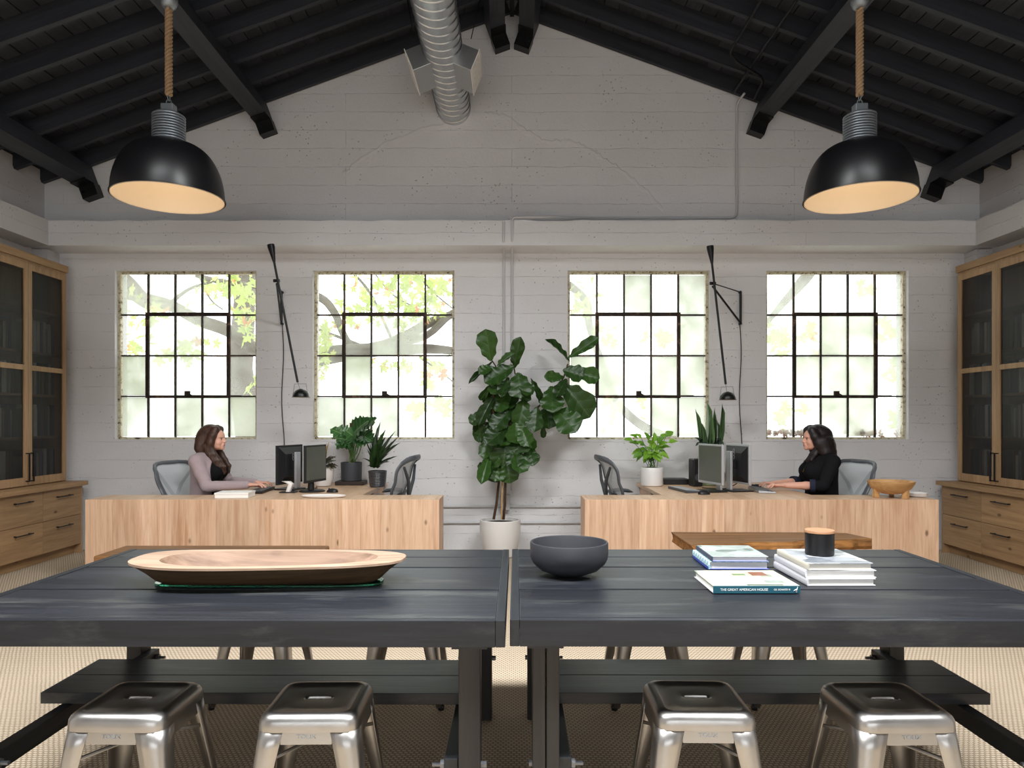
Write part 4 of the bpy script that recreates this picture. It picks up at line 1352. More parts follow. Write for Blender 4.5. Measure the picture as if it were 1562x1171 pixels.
for nm, (x0, x1, y0, y1), c in (('cover_print', (0.04, 0.10, 0.035, 0.095), srgb(120, 74, 52)), ('cover_print', (0.032, 0.036, 0.03, 0.10), srgb(190, 120, 84)), ('cover_print', (-0.03, 0.10, -0.122, -0.104), srgb(78, 96, 84)), ('cover_print', (-0.145, -0.095, -0.12, 0.122), srgb(206, 204, 200)), ('cover_print', (-0.03, 0.02, 0.035, 0.07), srgb(110, 128, 92)), ('cover_print', (-0.05, 0.12, -0.03, -0.005), srgb(204, 200, 194)), ('cover_print', (0.05, 0.12, -0.085, -0.045), srgb(128, 138, 132))):
    MB().box(x0, x1, y0, y1, hb, hb + 0.0003).build(nm, plain('printed_patch', c, 0.3, 0, 0.5, 0.25, 60), bk1)
em = MB()   # small running-bird emblem at the spine end
ex0 = 0.138
def quill(pts, r_): em.tube([(ex0 + x * 0.011, -0.1305, hb / 2 + z * 0.011) for x, z in pts], [q * 0.011 for q in r_], 8)
quill([(-0.45, -0.1), (0.0, -0.05), (0.25, 0.15)], [0.12, 0.28, 0.15])
quill([(0.2, 0.1), (0.35, 0.5), (0.45, 0.85), (0.3, 0.95)], [0.12, 0.09, 0.1, 0.05])
quill([(-0.05, -0.2), (-0.2, -0.6), (0.05, -0.8)], [0.1, 0.06, 0.05])
quill([(0.1, -0.2), (0.25, -0.5), (0.15, -0.85)], [0.1, 0.06, 0.05])
quill([(-0.4, -0.1), (-0.75, -0.3), (-0.8, -0.55)], [0.12, 0.08, 0.03])
em.build('spine_emblem', inkw, sp1)

def patterned():
    k = NT('pale_blue_pattern')
    v = k.coords((1, 1, 1))
    ck = k.n('ShaderNodeTexChecker')
    ck.inputs['Scale'].default_value = 55.0
    k.l(v, ck.inputs['Vector'])
    c = k.mix(ck.outputs['Fac'], srgb(214, 234, 238), srgb(150, 196, 208))
    return k.done(c, 0.45)
pat = patterned()
hall = cover('hall_photo_cover', srgb(216, 224, 220), [srgb(118, 136, 130), srgb(164, 174, 170), srgb(76, 92, 86), srgb(184, 190, 188)], 8)
z = TZ + 0.001
b, s = book((0.925, 3.012, z), 0.242, 0.262, 0.032, R(-0.5), pat, pat, '-x', 'pale blue patterned book with royal blue case, bottom of the smaller stack', case_m=bluec)
lb = MB().box(-0.125, -0.1225, -0.131, 0.131, 0.0, 0.011).build('blue_band', bluec, s)
z += 0.0325
b, s = book((0.930, 3.006, z), 0.228, 0.258, 0.021, R(-1.0), hall, plain('navy_cloth', srgb(58, 66, 84), 0.5), '-x', 'grey-green photo-cover book on top of the smaller stack', case_m=plain('slate_blue_case', srgb(120, 130, 190), 0.5))
snow = cover('snowy_photo_cover', srgb(226, 228, 232), [srgb(196, 196, 200), srgb(150, 156, 164), srgb(80, 86, 94), srgb(196, 196, 200), srgb(132, 138, 140)], 8)
z = TZ + 0.001
def spine_print(s, h, d, w, words_, sz=0.011):
    mt = Matrix.Translation((-w / 2 - 0.0045, 0.03, h / 2)) @ Matrix.Rotation(R(-90), 4, 'Z') @ Matrix.Rotation(R(90), 4, 'X')
    text_obj(words_, sz, 0.0002, 'spine_print', inkg, s, mt)
bA, sA = book((1.208, 2.757, z), 0.25, 0.322, 0.0265, R(0.6), whitec, whitec, '-x', 'white book at the bottom of the candle stack')
z += 0.0268
bB, sB = book((1.214, 2.765, z), 0.258, 0.315, 0.028, R(-0.4), whitec, whitec, '-x', 'white book in the middle of the candle stack')
z += 0.0283
bC, sC = book((1.209, 2.752, z), 0.24, 0.29, 0.026, R(0.8), snow, cream, '-x', 'cream-spined photo book on top of the candle stack', case_m=cream)
ztop = z + 0.0263
cd = thing('candle', 'black jar candle with round wooden lid on the taller book stack', 'candle', (1.205, 2.775, ztop))
MB().lathe([(0.050, 0.0), (0.0535, 0.004), (0.0545, 0.084), (0.052, 0.086)], (0, 0, 0), 40).build('jar', M['matte_black'], cd, True)
MB().lathe([(0.052, 0.0862), (0.0555, 0.087), (0.0555, 0.095), (0.054, 0.097)], (0, 0, 0), 40).build('lid', wood('lid_oak', srgb(132, 94, 66), srgb(176, 134, 102), 'x', 0.5, 30, 0.02), cd, True)

# ------------------------------------------------------------------ things on the desks
def monitor(name, c, ang, w, h, label, stand, tilt=0.0, logo=None):
    """c: centre of the stand on the desk; ang: direction the screen faces, from +x"""
    t = thing(name, label, 'monitor', c, R(ang))
    zc = stand['z']
    hd = MB()
    hd.box(-0.0, 0.022, -w / 2, w / 2, zc - h / 2, zc + h / 2)
    o = hd.build('housing', stand['mat'], t, bevel=0.004)
    MB().rings([[(0.0, y, z) for y, z in ((-w / 2 * 0.9, zc - h / 2 * 0.9), (w / 2 * 0.9, zc - h / 2 * 0.9), (w / 2 * 0.9, zc + h / 2 * 0.9), (-w / 2 * 0.9, zc + h / 2 * 0.9))],
                [(-0.03, y, z) for y, z in ((-w / 2 * 0.6, zc - h / 2 * 0.62), (w / 2 * 0.6, zc - h / 2 * 0.62), (w / 2 * 0.6, zc + h / 2 * 0.55), (-w / 2 * 0.6, zc + h / 2 * 0.55))]]).build('back_shell', M['plastic'], t)
    if logo:
        lg = MB()
        for kz in logo:
            lg.tube([(-0.0315, 0.013 * math.cos(a), zc + kz + 0.015 * math.sin(a)) for a in [2 * PI * i / 16 for i in range(17)]], 0.0016, 6)
        lg.build('emblem', M['silver'], o)
    b = 0.016
    MB().box(0.0225, 0.0235, -w / 2 + b, w / 2 - b, zc - h / 2 + b * 1.4, zc + h / 2 - b).build('screen', M['screen'], t)
    kind = stand['kind']
    if kind == 'round':
        st = MB().tube([(-0.03, 0, 0.008), (-0.03, 0, zc - h * 0.2)], [0.03, 0.026], 16)
        st.build('neck', M['plastic'], t, True)
        MB().lathe([(0.115, 0.0), (0.115, 0.008), (0.1, 0.014), (0.04, 0.018)], (-0.02, 0, 0), 32).build('base', M['plastic'], t, True)
    else:
        MB().obox((-0.075, 0, (zc + h * 0.32) / 2 + 0.006), (0.012, 0, 0), (0, 0.035, 0), (0.0, 0, (zc + h * 0.32) / 2 - 0.006)).build('column', M['silver'], t, bevel=0.004)
        MB().box(-0.065, -0.028, -0.03, 0.03, zc - 0.035, zc + 0.035).build('mount', M['plastic'], t)
        MB().box(-0.10, 0.11, -0.10, 0.10, 0.0, 0.012).build('base', M['plastic'], t, bevel=0.004)
    return t
scr = NT('dark_screen')
_n = scr.noise(scr.coords(), 3, 2)
M['screen'] = scr.done(scr.mix(_n, srgb(78, 82, 74), srgb(96, 100, 90)), 0.3, 0, 0.5)  # grey-green lift in the base colour stands in for the room's reflection
D1 = DZ + 0.0015
monitor('computer_monitor', (P(479, 0, 6.42).x, 6.42, D1), -15, 0.36, 0.335, 'black monitor with its screen towards the empty chair at the cardigan wearer\'s desk', {'z': 0.255, 'kind': 'round', 'mat': M['plastic']})
monitor('computer_monitor', (P(443, 0, 6.62).x, 6.62, D1), 163, 0.40, 0.36, 'black monitor seen from behind, facing the woman in the cardigan', {'z': 0.235, 'kind': 'slab', 'mat': M['plastic']}, logo=(0.055, 0.083))
monitor('computer_monitor', (P(1086, 0, 6.42).x, 6.42, D1), 196, 0.40, 0.36, 'silver-edged monitor with its screen towards the empty chair at the blazer wearer\'s desk', {'z': 0.25, 'kind': 'slab', 'mat': M['silver']})
monitor('computer_monitor', (P(1124, 0, 6.47).x, 6.47, D1), 14, 0.40, 0.36, 'silver-edged monitor seen from behind, facing the woman in the blazer', {'z': 0.25, 'kind': 'slab', 'mat': M['silver']}, logo=(0.06, 0.09, 0.12))

def keyboard(loc, rz, label, body, keys):
    t = thing('keyboard', label, 'keyboard', loc, rz)
    MB().add([(x, y, z) for x, y, z in ((-0.21, -0.075, 0), (0.21, -0.075, 0), (0.21, 0.075, 0), (-0.21, 0.075, 0), (-0.21, -0.075, 0.012), (0.21, -0.075, 0.012), (0.21, 0.075, 0.024), (-0.21, 0.075, 0.024))],
             [(0, 3, 2, 1), (4, 5, 6, 7), (0, 1, 5, 4), (2, 3, 7, 6), (0, 4, 7, 3), (1, 2, 6, 5)]).build('case', body, t, bevel=0.003)
    for r_ in range(5):
        k = MB()
        y = -0.055 + r_ * 0.0265
        z = 0.012 + 0.012 * (y + 0.075) / 0.15
        n = 15
        for i in range(n):
            x = -0.196 + 0.392 * i / n
            k.box(x, x + 0.022, y, y + 0.021, z - 0.001, z + 0.006)
        k.build('key_row', keys, t)
    return t
def mouse(loc, rz, label):
    t = thing('mouse', label, 'mouse', loc, rz)
    rs_ = []
    for i in range(9):
        f = i / 8
        y = -0.055 + 0.11 * f
        w_ = 0.031 * (max(0.0, 1 - (2 * f - 1) ** 4)) ** 0.5 + 0.004
        hh = 0.036 * (max(0.02, 1 - (1.7 * f - 0.75) ** 2)) ** 0.6
        rs_.append([(w_ * math.cos(PI * j / 8), y, hh * math.sin(PI * j / 8)) for j in range(9)])
    MB().rings(rs_).build('shell', M['plastic'], t, True)
    MB().tube([(0, 0.03, 0.033), (0, 0.042, 0.028)], 0.005, 8).build('wheel', M['grey_plastic'], t, True)
    return t
def desk_at(px, d): return (P(px, 0, d).x, d, D1)
keyboard((-2.285, 6.43, D1), R(-90 + 4), 'black keyboard under the hands of the woman in the cardigan', M['plastic'], M['grey_plastic'])
keyboard((2.278, 6.46, D1), R(90 - 6), 'silver keyboard under the hands of the woman in the blazer', M['silver'], M['grey_plastic'])
keyboard((1.585, 6.50, D1), R(90 + 10), 'dark keyboard facing the empty chair at the blazer wearer\'s desk', M['grey_plastic'], M['silver'])
mouse(desk_at(507, 6.36), R(70), 'black mouse beside the oval tray')
mouse(desk_at(1074, 6.18), R(-80), 'black mouse in front of the silver-edged monitor screen')
mouse(desk_at(1153, 6.78), R(100), 'black mouse beyond the silver keyboard')
# docking stand behind the woman's monitor
ds = thing('docking_stand', 'white and grey docking stand between the two monitors of the cardigan wearer', 'dock', desk_at(440, 6.34))
MB().box(-0.07, 0.07, -0.05, 0.05, 0, 0.008).build('base', M['plastic'], ds, bevel=0.002)
MB().rings([[(x + 0.03 * f - 0.0, y, 0.008 + 0.085 * f) for x, y in super_e(0.022, 0.03, 3, 24)] for f in (0, 0.4, 0.8)] + [[(x - 0.02, y, 0.1) for x, y in super_e(0.04, 0.03, 3, 24)]]).build('arm', M['white'], ds, True)
rt_ = MB().rings([[(x + 0.02 * f, y * (1 - 0.4 * f), 0.15 * f) for x, y in super_e(0.016, 0.05, 2.5, 24)] for f in (0, 0.5, 1)]).build('wifi_router', M['white'], None, True, loc=desk_at(1103, 6.72))
tag(rt_, 'small upright white router between the monitors of the blazer wearer', 'router')
ov = MB().rings([[(x, y, z) for x, y in super_e(a, b_, 2, 48)] for a, b_, z in ((0.15, 0.06, 0.0), (0.178, 0.075, 0.006), (0.186, 0.08, 0.017), (0.183, 0.078, 0.018), (0.17, 0.068, 0.009))]).build('oval_tray', M['white'], None, True, loc=(P(494, 0, 5.95).x, 5.95, D1))
tag(ov, 'flat white oval tray on the front of the cardigan wearer\'s desk', 'tray')
nt = thing('notebook_box', 'white box of paper on the front of the cardigan wearer\'s desk', 'box', (P(361, 0, 6.0).x, 5.97, D1), R(4))
MB().box(-0.135, 0.135, -0.10, 0.10, 0, 0.03).build('box_base', M['paper'], nt, bevel=0.001)
MB().box(-0.138, 0.138, -0.103, 0.103, 0.031, 0.045).build('lid', M['paper'], nt, bevel=0.001)
bx_ = MB().box(-0.125, 0.125, -0.09, 0.09, 0, 0.055).build('media_box', M['plastic'], None, bevel=0.004, loc=(P(1029, 0, 7.2).x, 7.2, D1))
tag(bx_, 'flat black box on the desk beside the bright green plant pot', 'box')
spk = thing('desk_speaker', 'tall black desktop speaker behind the silver-edged monitor', 'speaker', (P(1061, 0, 6.95).x, 6.95, D1), R(10))
MB().box(-0.05, 0.05, -0.06, 0.06, 0, 0.27).build('cabinet', M['plastic'], spk, bevel=0.012)
MB().lathe([(0.036, 0), (0.03, -0.01), (0.012, -0.014)], (0, 0, 0), 20).build('cone', M['grey_plastic'], spk, True).matrix_local = Matrix.Translation((0, -0.062, 0.09)) @ Matrix.Rotation(R(90), 4, 'X')
# cables between the monitors
def cable(pts, label):
    o = MB().tube(bend([Vector(p) for p in pts], 0.08, 5), 0.004, 6).build('cable', M['plastic'], None, True)
    return tag(o, label, 'cable')
cable([P(1132, 727, 6.6), (P(1125, 0, 6.6).x, 6.62, 0.76), (P(1112, 0, 6.5).x, 6.6, 0.716), (P(1095, 0, 6.5).x, 6.62, 0.716), (P(1080, 0, 6.5).x, 6.7, 0.716)], 'black cable looping between the monitors of the blazer wearer')
cable([(P(452, 0, 6.5).x, 6.42, 0.716), (P(455, 0, 6.5).x, 6.56, 0.716), (P(462, 0, 6.5).x, 6.62, 0.716), (P(480, 0, 6.6).x, 6.68, 0.716), (P(485, 0, 6.9).x, 6.85, 0.716)], 'black cable looping between the monitors of the cardigan wearer')
# footed wooden bowl and white dish at the end of the blazer wearer's desk
fb = thing('footed_bowl', 'turned wooden bowl on three block feet at the end of the blazer wearer\'s desk', 'bowl', (P(1359, 0, 5.93).x, 5.93, D1))
MB().lathe([(0.05, 0.03), (0.10, 0.042), (0.15, 0.075), (0.176, 0.118), (0.183, 0.138), (0.175, 0.139), (0.165, 0.12), (0.13, 0.08), (0.08, 0.056), (0.02, 0.05)], (0, 0, 0), 48).build('bowl', M['bowl_wood'], fb, True)
for a in (-60, 60, 180):
    a = R(a)
    u = Vector((math.cos(a), math.sin(a), 0)); v = Vector((-u.y, u.x, 0))
    MB().obox(u * 0.125 + Vector((0, 0, 0.041)), u * 0.022, v * 0.02, (0, 0, 0.041)).build('foot', M['bowl_wood'], fb, bevel=0.003)
dsh = MB().lathe([(0.07, 0.0), (0.08, 0.004), (0.085, 0.03), (0.082, 0.031), (0.076, 0.01), (0.03, 0.006)], (0, 0, 0), 36).build('white_dish', M['white'], None, True, loc=(P(1402, 0, 6.0).x - 0.01, 6.02, D1))
tag(dsh, 'shallow white speckled dish behind the footed bowl', 'dish')
# ------------------------------------------------------------------ plants
def leaf_mesh(name, shape, mat, nx=6, ny=12, fold=0.12, bend=0.15, wave=0.04, waves=5, notch=None):
    """unit leaf: length 1 along +y, half width 0.5*shape(t) along x, normal +z"""
    v, f = [], []
    for j in range(ny + 1):
        t = j / ny
        w = shape(t)
        for i in range(nx + 1):
            u = -1 + 2 * i / nx
            ww = w
            if notch and abs(u) > 0.6: ww *= 1 - notch * (1 if int(t * 9 + 0.5) % 2 else 0) * (0.15 < t < 0.85)
            x = 0.5 * u * ww
            z = fold * abs(u) * w - bend * t * t + wave * (abs(u) ** 2) * math.sin(t * waves * PI * 2 + (1 if u > 0 else 2.1))
            v.append((x, t, z))
    for j in range(ny):
        for i in range(nx):
            a = j * (nx + 1) + i
            f.append((a, a + 1, a + nx + 2, a + nx + 1))
    me = bpy.data.meshes.new(name)
    me.from_pydata(v, [], f)
    me.polygons.foreach_set('use_smooth', [True] * len(f))
    me.materials.append(mat)
    return me
def interp(pts):
    def g(t):
        for (a, b), (c, d) in zip(pts, pts[1:]):
            if t <= c:
                k = (t - a) / (c - a)
                k = k * k * (3 - 2 * k)
                return b + (d - b) * k
        return pts[-1][1]
    return g
fiddle = interp([(0, 0.04), (0.08, 0.28), (0.25, 0.66), (0.38, 0.70), (0.66, 1.0), (0.87, 0.84), (0.96, 0.46), (1.0, 0.05)])
FIG = [leaf_mesh('fig_leaf_a', fiddle, M['fig_leaf'], 8, 16, 0.10, 0.10, 0.030, 3), leaf_mesh('fig_leaf_b', fiddle, M['fig_leaf'], 8, 16, 0.16, 0.22, 0.035, 4), leaf_mesh('fig_leaf_c', fiddle, M['fig_leaf'], 8, 16, 0.06, 0.05, 0.040, 3.5)]
def put_leaf(me, root, base, tip, width, nrm, name='leaf'):
    base = Vector(base) - root.location; tip = Vector(tip) - root.location
    Y = tip - base
    L = Y.length
    Y.normalize()
    N = Vector(nrm)
    Z = (N - Y * N.dot(Y))
    if Z.length < 1e-3: Z = Vector((1, 0, 0)) - Y * Y.x
    Z.normalize()
    X = Y.cross(Z)
    m = Matrix(((X.x * width, Y.x * L, Z.x * L, base.x), (X.y * width, Y.y * L, Z.y * L, base.y), (X.z * width, Y.z * L, Z.z * L, base.z), (0, 0, 0, 1)))
    o = link(bpy.data.objects.new(name, me))
    o.parent = root
    o.matrix_local = m
    return o
def pot(prof, root, mat, n=40, soil=None):
    MB().lathe(prof, (0, 0, 0), n, True, False).build('pot', mat, root, True)
    if soil:
        MB().lathe([(soil[0], soil[1] - 0.004), (soil[0] * 0.6, soil[1] + 0.006), (0.01, soil[1] + 0.01)], (0, 0, 0), 24).build('soil', M['soil'], root, True)

# --- fiddle-leaf fig
FD = 7.06
fig = thing('fiddle_leaf_fig', 'tall fiddle-leaf fig with big glossy leaves in a white pot against the wall', 'potted plant', (P(763, 0, FD).x, FD, 0))
pot([(0.135, 0), (0.15, 0.01), (0.19, 0.15), (0.205, 0.28), (0.203, 0.365), (0.198, 0.37), (0.185, 0.365), (0.185, 0.32)], fig, M['white'], 48, (0.186, 0.335))
def fl_(p): return Vector(p) - fig.location
STEMS = [[(753, 792), (757, 770), (761, 735), (757, 690), (752, 640), (753, 600), (756, 575), (756, 558), (750, 549)],
         [(768, 792), (770, 770), (771, 735), (775, 690), (777, 640), (783, 600), (786, 572), (784, 560)],
         [(771, 700), (785, 670), (808, 632), (826, 616), (845, 600), (860, 575), (866, 555)]]
for i, st in enumerate(STEMS):
    q = [fl_(P(x, y, FD + 0.02 * math.sin(i * 2 + k))) for k, (x, y) in enumerate(st)]
    MB().tube(q, [0.014 - 0.009 * k / len(q) for k in range(len(q))], 8).build('stem', M['stem'], fig, True)
MB().tube([fl_(P(765, 792, FD - 0.03)), fl_(P(767, 700, FD - 0.02)), fl_(P(768, 650, FD))], 0.007, 8).build('cane', M['cane'], fig, True)
LA = [(315, 315, 265, 40, 170), (385, 375, 525, 245, 60), (550, 390, 600, 115, 115), (325, 345, 115, 525, 45), (330, 390, 215, 430, 95), (535, 385, 275, 520, 165), (590, 455, 610, 670, 195), (715, 510, 830, 735, 60),
      (490, 500, 420, 660, 100), (320, 560, 210, 710, 60), (345, 680, 200, 920, 100), (510, 610, 365, 805, 165), (590, 690, 470, 770, 110), (650, 710, 600, 955, 150), (520, 800, 345, 990, 155), (700, 590, 615, 695, 140),
      (560, 950, 590, 1120, 205), (480, 980, 290, 1130, 170), (340, 900, 285, 1060, 75),
      (1085, 325, 890, 95, 60), (1095, 290, 1362, 105, 95), (1040, 420, 1225, 470, 150), (1170, 440, 1375, 485, 140), (1030, 490, 868, 480, 95), (1065, 515, 975, 660, 105), (1060, 580, 1290, 850, 235), (920, 590, 930, 810, 190),
      (775, 795, 745, 1008, 145), (870, 785, 905, 972, 190), (965, 805, 1150, 1005, 215), (830, 950, 840, 1085, 50), (930, 580, 925, 650, 65), (420, 560, 330, 640, 120), (600, 560, 720, 640, 120)]
LBm = [(285, 190, 270, 378, 205), (150, 110, 100, 312, 95), (400, 180, 380, 275, 175), (470, 100, 505, 250, 90), (480, 240, 515, 375, 120), (400, 265, 410, 432, 130), (140, 325, 85, 505, 90), (170, 340, 125, 485, 70), (230, 385, 200, 508, 115), (300, 365, 320, 522, 135), (240, 90, 185, 225, 160),
       (300, 60, 250, 200, 120), (420, 60, 470, 200, 110), (330, 250, 380, 390, 120), (200, 250, 160, 400, 120)]
fr_ = random.Random(9)
leaves = [(700 + a / 6.505, 500 + b / 6.505, 700 + c / 6.505, 500 + d / 6.505, w / 6.505) for a, b, c, d, w in LA] + [(720 + a / 5.57, 640 + b / 5.57, 720 + c / 5.57, 640 + d / 5.57, w / 5.57) for a, b, c, d, w in LBm]
for i, (a, b, c, d, w) in enumerate(leaves):
    fwd = fr_.uniform(0.03, 0.16)
    if w < 11: fwd = fr_.uniform(-0.1, 0.2)
    d0 = FD - fr_.uniform(0.0, 0.09)
    base = P(a, b, d0); tip = P(c, d, d0 - fwd)
    nrm = Vector((fr_.uniform(-0.35, 0.35), -1, fr_.uniform(0.1, 0.8)))
    put_leaf(FIG[i % 3], fig, base + (base - tip) * 0.05, tip + (tip - base) * 0.08, w / F * d0 * 1.3, nrm)
for i in range(44):   # leaves deeper in the crown
    px = fr_.gauss(762, 13); py = fr_.uniform(585, 715)
    base = P(px, py, FD + 0.04)
    a = fr_.uniform(-2.6, -0.5)
    tip = base + Vector((0.17 * math.cos(a), fr_.uniform(-0.05, 0.1), 0.18 * math.sin(a)))
    put_leaf(FIG[i % 3], fig, base, tip, fr_.uniform(0.13, 0.19), Vector((fr_.uniform(-0.6, 0.6), -1, 0.4)))

# --- split-leaf plant on its dark block
heart = interp([(0, 0.5), (0.1, 0.9), (0.3, 1.0), (0.6, 0.8), (0.85, 0.42), (1, 0.02)])
MON = [leaf_mesh('split_leaf_a', heart, M['monstera_leaf'], 8, 18, 0.10, 0.28, 0.012, 4, 0.28), leaf_mesh('split_leaf_b', heart, M['monstera_leaf'], 8, 18, 0.16, 0.15, 0.012, 4, 0.2)]
md = 7.12
mon_x = P(536, 0, md).x
blk = MB().box(-0.142, 0.142, -0.10, 0.10, 0, 0.038).build('wood_block', M['dark_block'], None, bevel=0.004, loc=(mon_x, md, D1))
tag(blk, 'dark wooden block under the charcoal pot of the split-leaf plant', 'block')
mon = thing('split_leaf_plant', 'split-leaf plant tied to a stake in a plain charcoal pot', 'potted plant', (mon_x, md, D1 + 0.039))
pot([(0.095, 0), (0.102, 0.005), (0.106, 0.18), (0.104, 0.186), (0.097, 0.184), (0.097, 0.165)], mon, M['charcoal'], 40, (0.098, 0.172))
MB().tube([(0.0, 0, 0.16), (0.0, 0.005, 0.58)], 0.018, 12).build('stake', M['stem'], mon, True)
fr_ = random.Random(4)
for i, (a, b, c, d, w) in enumerate([(533, 668, 505, 651, 30), (540, 660, 560, 638, 36), (547, 652, 568, 640, 30), (560, 650, 572, 636, 18), (536, 672, 515, 665, 30), (542, 668, 528, 655, 34), (545, 672, 564, 668, 30), (536, 680, 512, 676, 20), (530, 674, 512, 681, 18), (552, 664, 570, 672, 26), (538, 664, 548, 672, 34)]):
    d0 = md - fr_.uniform(0, 0.12)
    base, tip = P(a, b, d0), P(c, d, d0 - fr_.uniform(0.02, 0.1))
    MB().tube([(fr_.uniform(-0.03, 0.03), fr_.uniform(-0.03, 0.03), 0.17), ((base - mon.location).x * 0.5, (base - mon.location).y * 0.4, 0.28), base - mon.location], 0.005, 6).build('leaf_stalk', M['green_stem'], mon, True)
    put_leaf(MON[i % 2], mon, base, tip, w / F * d0 * 1.2, Vector((fr_.uniform(-0.3, 0.3), -0.8, 0.7)))

# --- spiky plant in a ribbed dark pot
blade = interp([(0, 0.7), (0.2, 1.0), (0.5, 0.85), (0.8, 0.5), (1, 0.02)])
BL = [leaf_mesh('blade_a', blade, M['blade_leaf'], 4, 12, 0.2, 0.04, 0, 1), leaf_mesh('blade_b', blade, M['blade_leaf'], 4, 12, 0.2, 0.28, 0, 1), leaf_mesh('blade_c', blade, M['blade_leaf'], 4, 12, 0.2, 0.5, 0, 1)]
dd = 6.86
dra = thing('spiky_plant', 'spiky narrow-leaved plant in a dark ridged pot beside the empty office chair', 'potted plant', (P(576, 0, dd).x, dd, D1))
pr = [(0.066, 0), (0.074, 0.004)]
for i in range(9):
    z = 0.012 + 0.0155 * i
    r_ = 0.076 + 0.012 * (i / 8) ** 0.7
    pr += [(r_ - 0.003, z), (r_ + 0.002, z + 0.006), (r_ + 0.002, z + 0.01)]
pr += [(0.088, 0.158), (0.082, 0.159), (0.081, 0.14)]
pot(pr, dra, plain('glazed_charcoal', srgb(62, 60, 62), 0.28, 0, 0.5, 0.2, 50, 0.3), 40, (0.082, 0.146))
fr_ = random.Random(14)
for i, (c, d) in enumerate([(579, 643), (606, 664), (600, 672), (595, 668), (588, 664), (585, 680), (561, 676), (566, 668), (570, 664), (556, 668), (558, 697), (563, 707), (603, 692), (595, 700), (590, 690), (572, 680), (577, 676), (582, 672), (568, 690), (560, 684), (598, 680), (592, 660), (574, 660), (586, 655)]):
    base = P(575 + fr_.uniform(-5, 5), 712, dd + fr_.uniform(-0.03, 0.03))
    tip = P(c, d, dd + fr_.uniform(-0.12, 0.1))
    put_leaf(BL[0 if d < 660 else fr_.choice((0, 1, 1))], dra, base, tip, fr_.uniform(0.013, 0.020), Vector((fr_.uniform(-0.6, 0.6), -0.8, 0.6)))

# --- dark-leaved plant in a white bowl pot behind the monitor
rd = 6.98
redp = thing('dark_leaved_plant', 'dark red leaved plant in a rounded white pot behind the black monitor', 'potted plant', (P(493, 0, rd).x, rd, D1))
pot([(0.06, 0), (0.075, 0.004), (0.10, 0.07), (0.105, 0.15), (0.10, 0.19), (0.095, 0.19), (0.095, 0.17)], redp, M['white'], 36, (0.095, 0.175))
fr_ = random.Random(24)
ov_l = interp([(0, 0.2), (0.25, 0.9), (0.5, 1.0), (0.8, 0.6), (1, 0.02)])
RL = [leaf_mesh('round_leaf_a', ov_l, M['red_leaf'], 6, 10, 0.1, 0.3, 0.05, 4)]
for i in range(22):
    a = fr_.uniform(0, 2 * PI)
    e = fr_.uniform(0.1, 1.2)
    base = redp.location + Vector((0.03 * math.cos(a), 0.03 * math.sin(a), 0.18 + 0.05 * e))
    tip = base + Vector((0.11 * math.cos(a) * math.cos(e * 0.8), 0.11 * math.sin(a) * math.cos(e * 0.8), 0.09 * math.sin(e)))
    put_leaf(RL[0], redp, base, tip, fr_.uniform(0.05, 0.08), Vector((0, -0.3, 1)))
put_leaf(leaf_mesh('round_leaf_b', ov_l, M['cane'], 6, 10, 0.1, 0.1, 0.02, 3), redp, P(498, 697, rd), P(500, 674, rd), 0.05, Vector((-1, -0.6, 0.2)))

# --- bright leafy plant in a white cylinder
gd = 7.0
gpx = P(994.5, 0, gd).x
gpl = thing('bright_leafy_plant', 'bright green leafy plant in a white cylinder pot beside the empty office chair', 'potted plant', (gpx, gd, D1))
pot([(0.095, 0), (0.104, 0.005), (0.107, 0.02), (0.107, 0.178), (0.104, 0.182), (0.099, 0.18), (0.099, 0.165)], gpl, M['white'], 44, (0.099, 0.172))
GL = [leaf_mesh('oval_leaf_a', interp([(0, 0.1), (0.25, 0.95), (0.45, 1.0), (0.75, 0.6), (1, 0.02)]), M['bright_leaf'], 6, 10, 0.14, 0.25, 0.02, 3)]
fr_ = random.Random(31)
tips = [(953, 668), (962, 661), (970, 660), (985, 658), (992, 668), (1000, 660), (1012, 665), (1018, 659), (1027, 656), (1034, 670), (1024, 679), (1018, 672), (963, 690), (970, 685), (975, 692), (968, 702), (982, 698), (990, 690), (1000, 695), (1010, 690), (1022, 697), (1015, 684), (1005, 680), (985, 680), (995, 683), (978, 676), (1008, 703), (990, 705), (1000, 703), (980, 705), (1014, 680), (972, 672), (998, 672), (1020, 690), (966, 696), (960, 672), (986, 690), (1004, 688), (992, 698), (1012, 698)]
for i, (c, d) in enumerate(tips):
    d0 = gd + fr_.uniform(-0.13, 0.1)
    tip = P(c, d, d0)
    ctr = P(994, 690, gd)
    base = tip + (ctr - tip) * min(0.8, 0.105 / max(0.05, (ctr - tip).length)) + Vector((0, 0.0, 0.012))
    if i % 2 == 0:
        MB().tube([(fr_.uniform(-0.04, 0.04), fr_.uniform(-0.04, 0.04), 0.17), ((base - gpl.location) * 0.6 + Vector((0, 0, 0.09))), base - gpl.location], 0.003, 5).build('leaf_stalk', M['green_stem'], gpl, True)
    put_leaf(GL[0], gpl, base, tip, fr_.uniform(0.058, 0.085), Vector((fr_.uniform(-0.3, 0.3), -0.6, 0.8)))

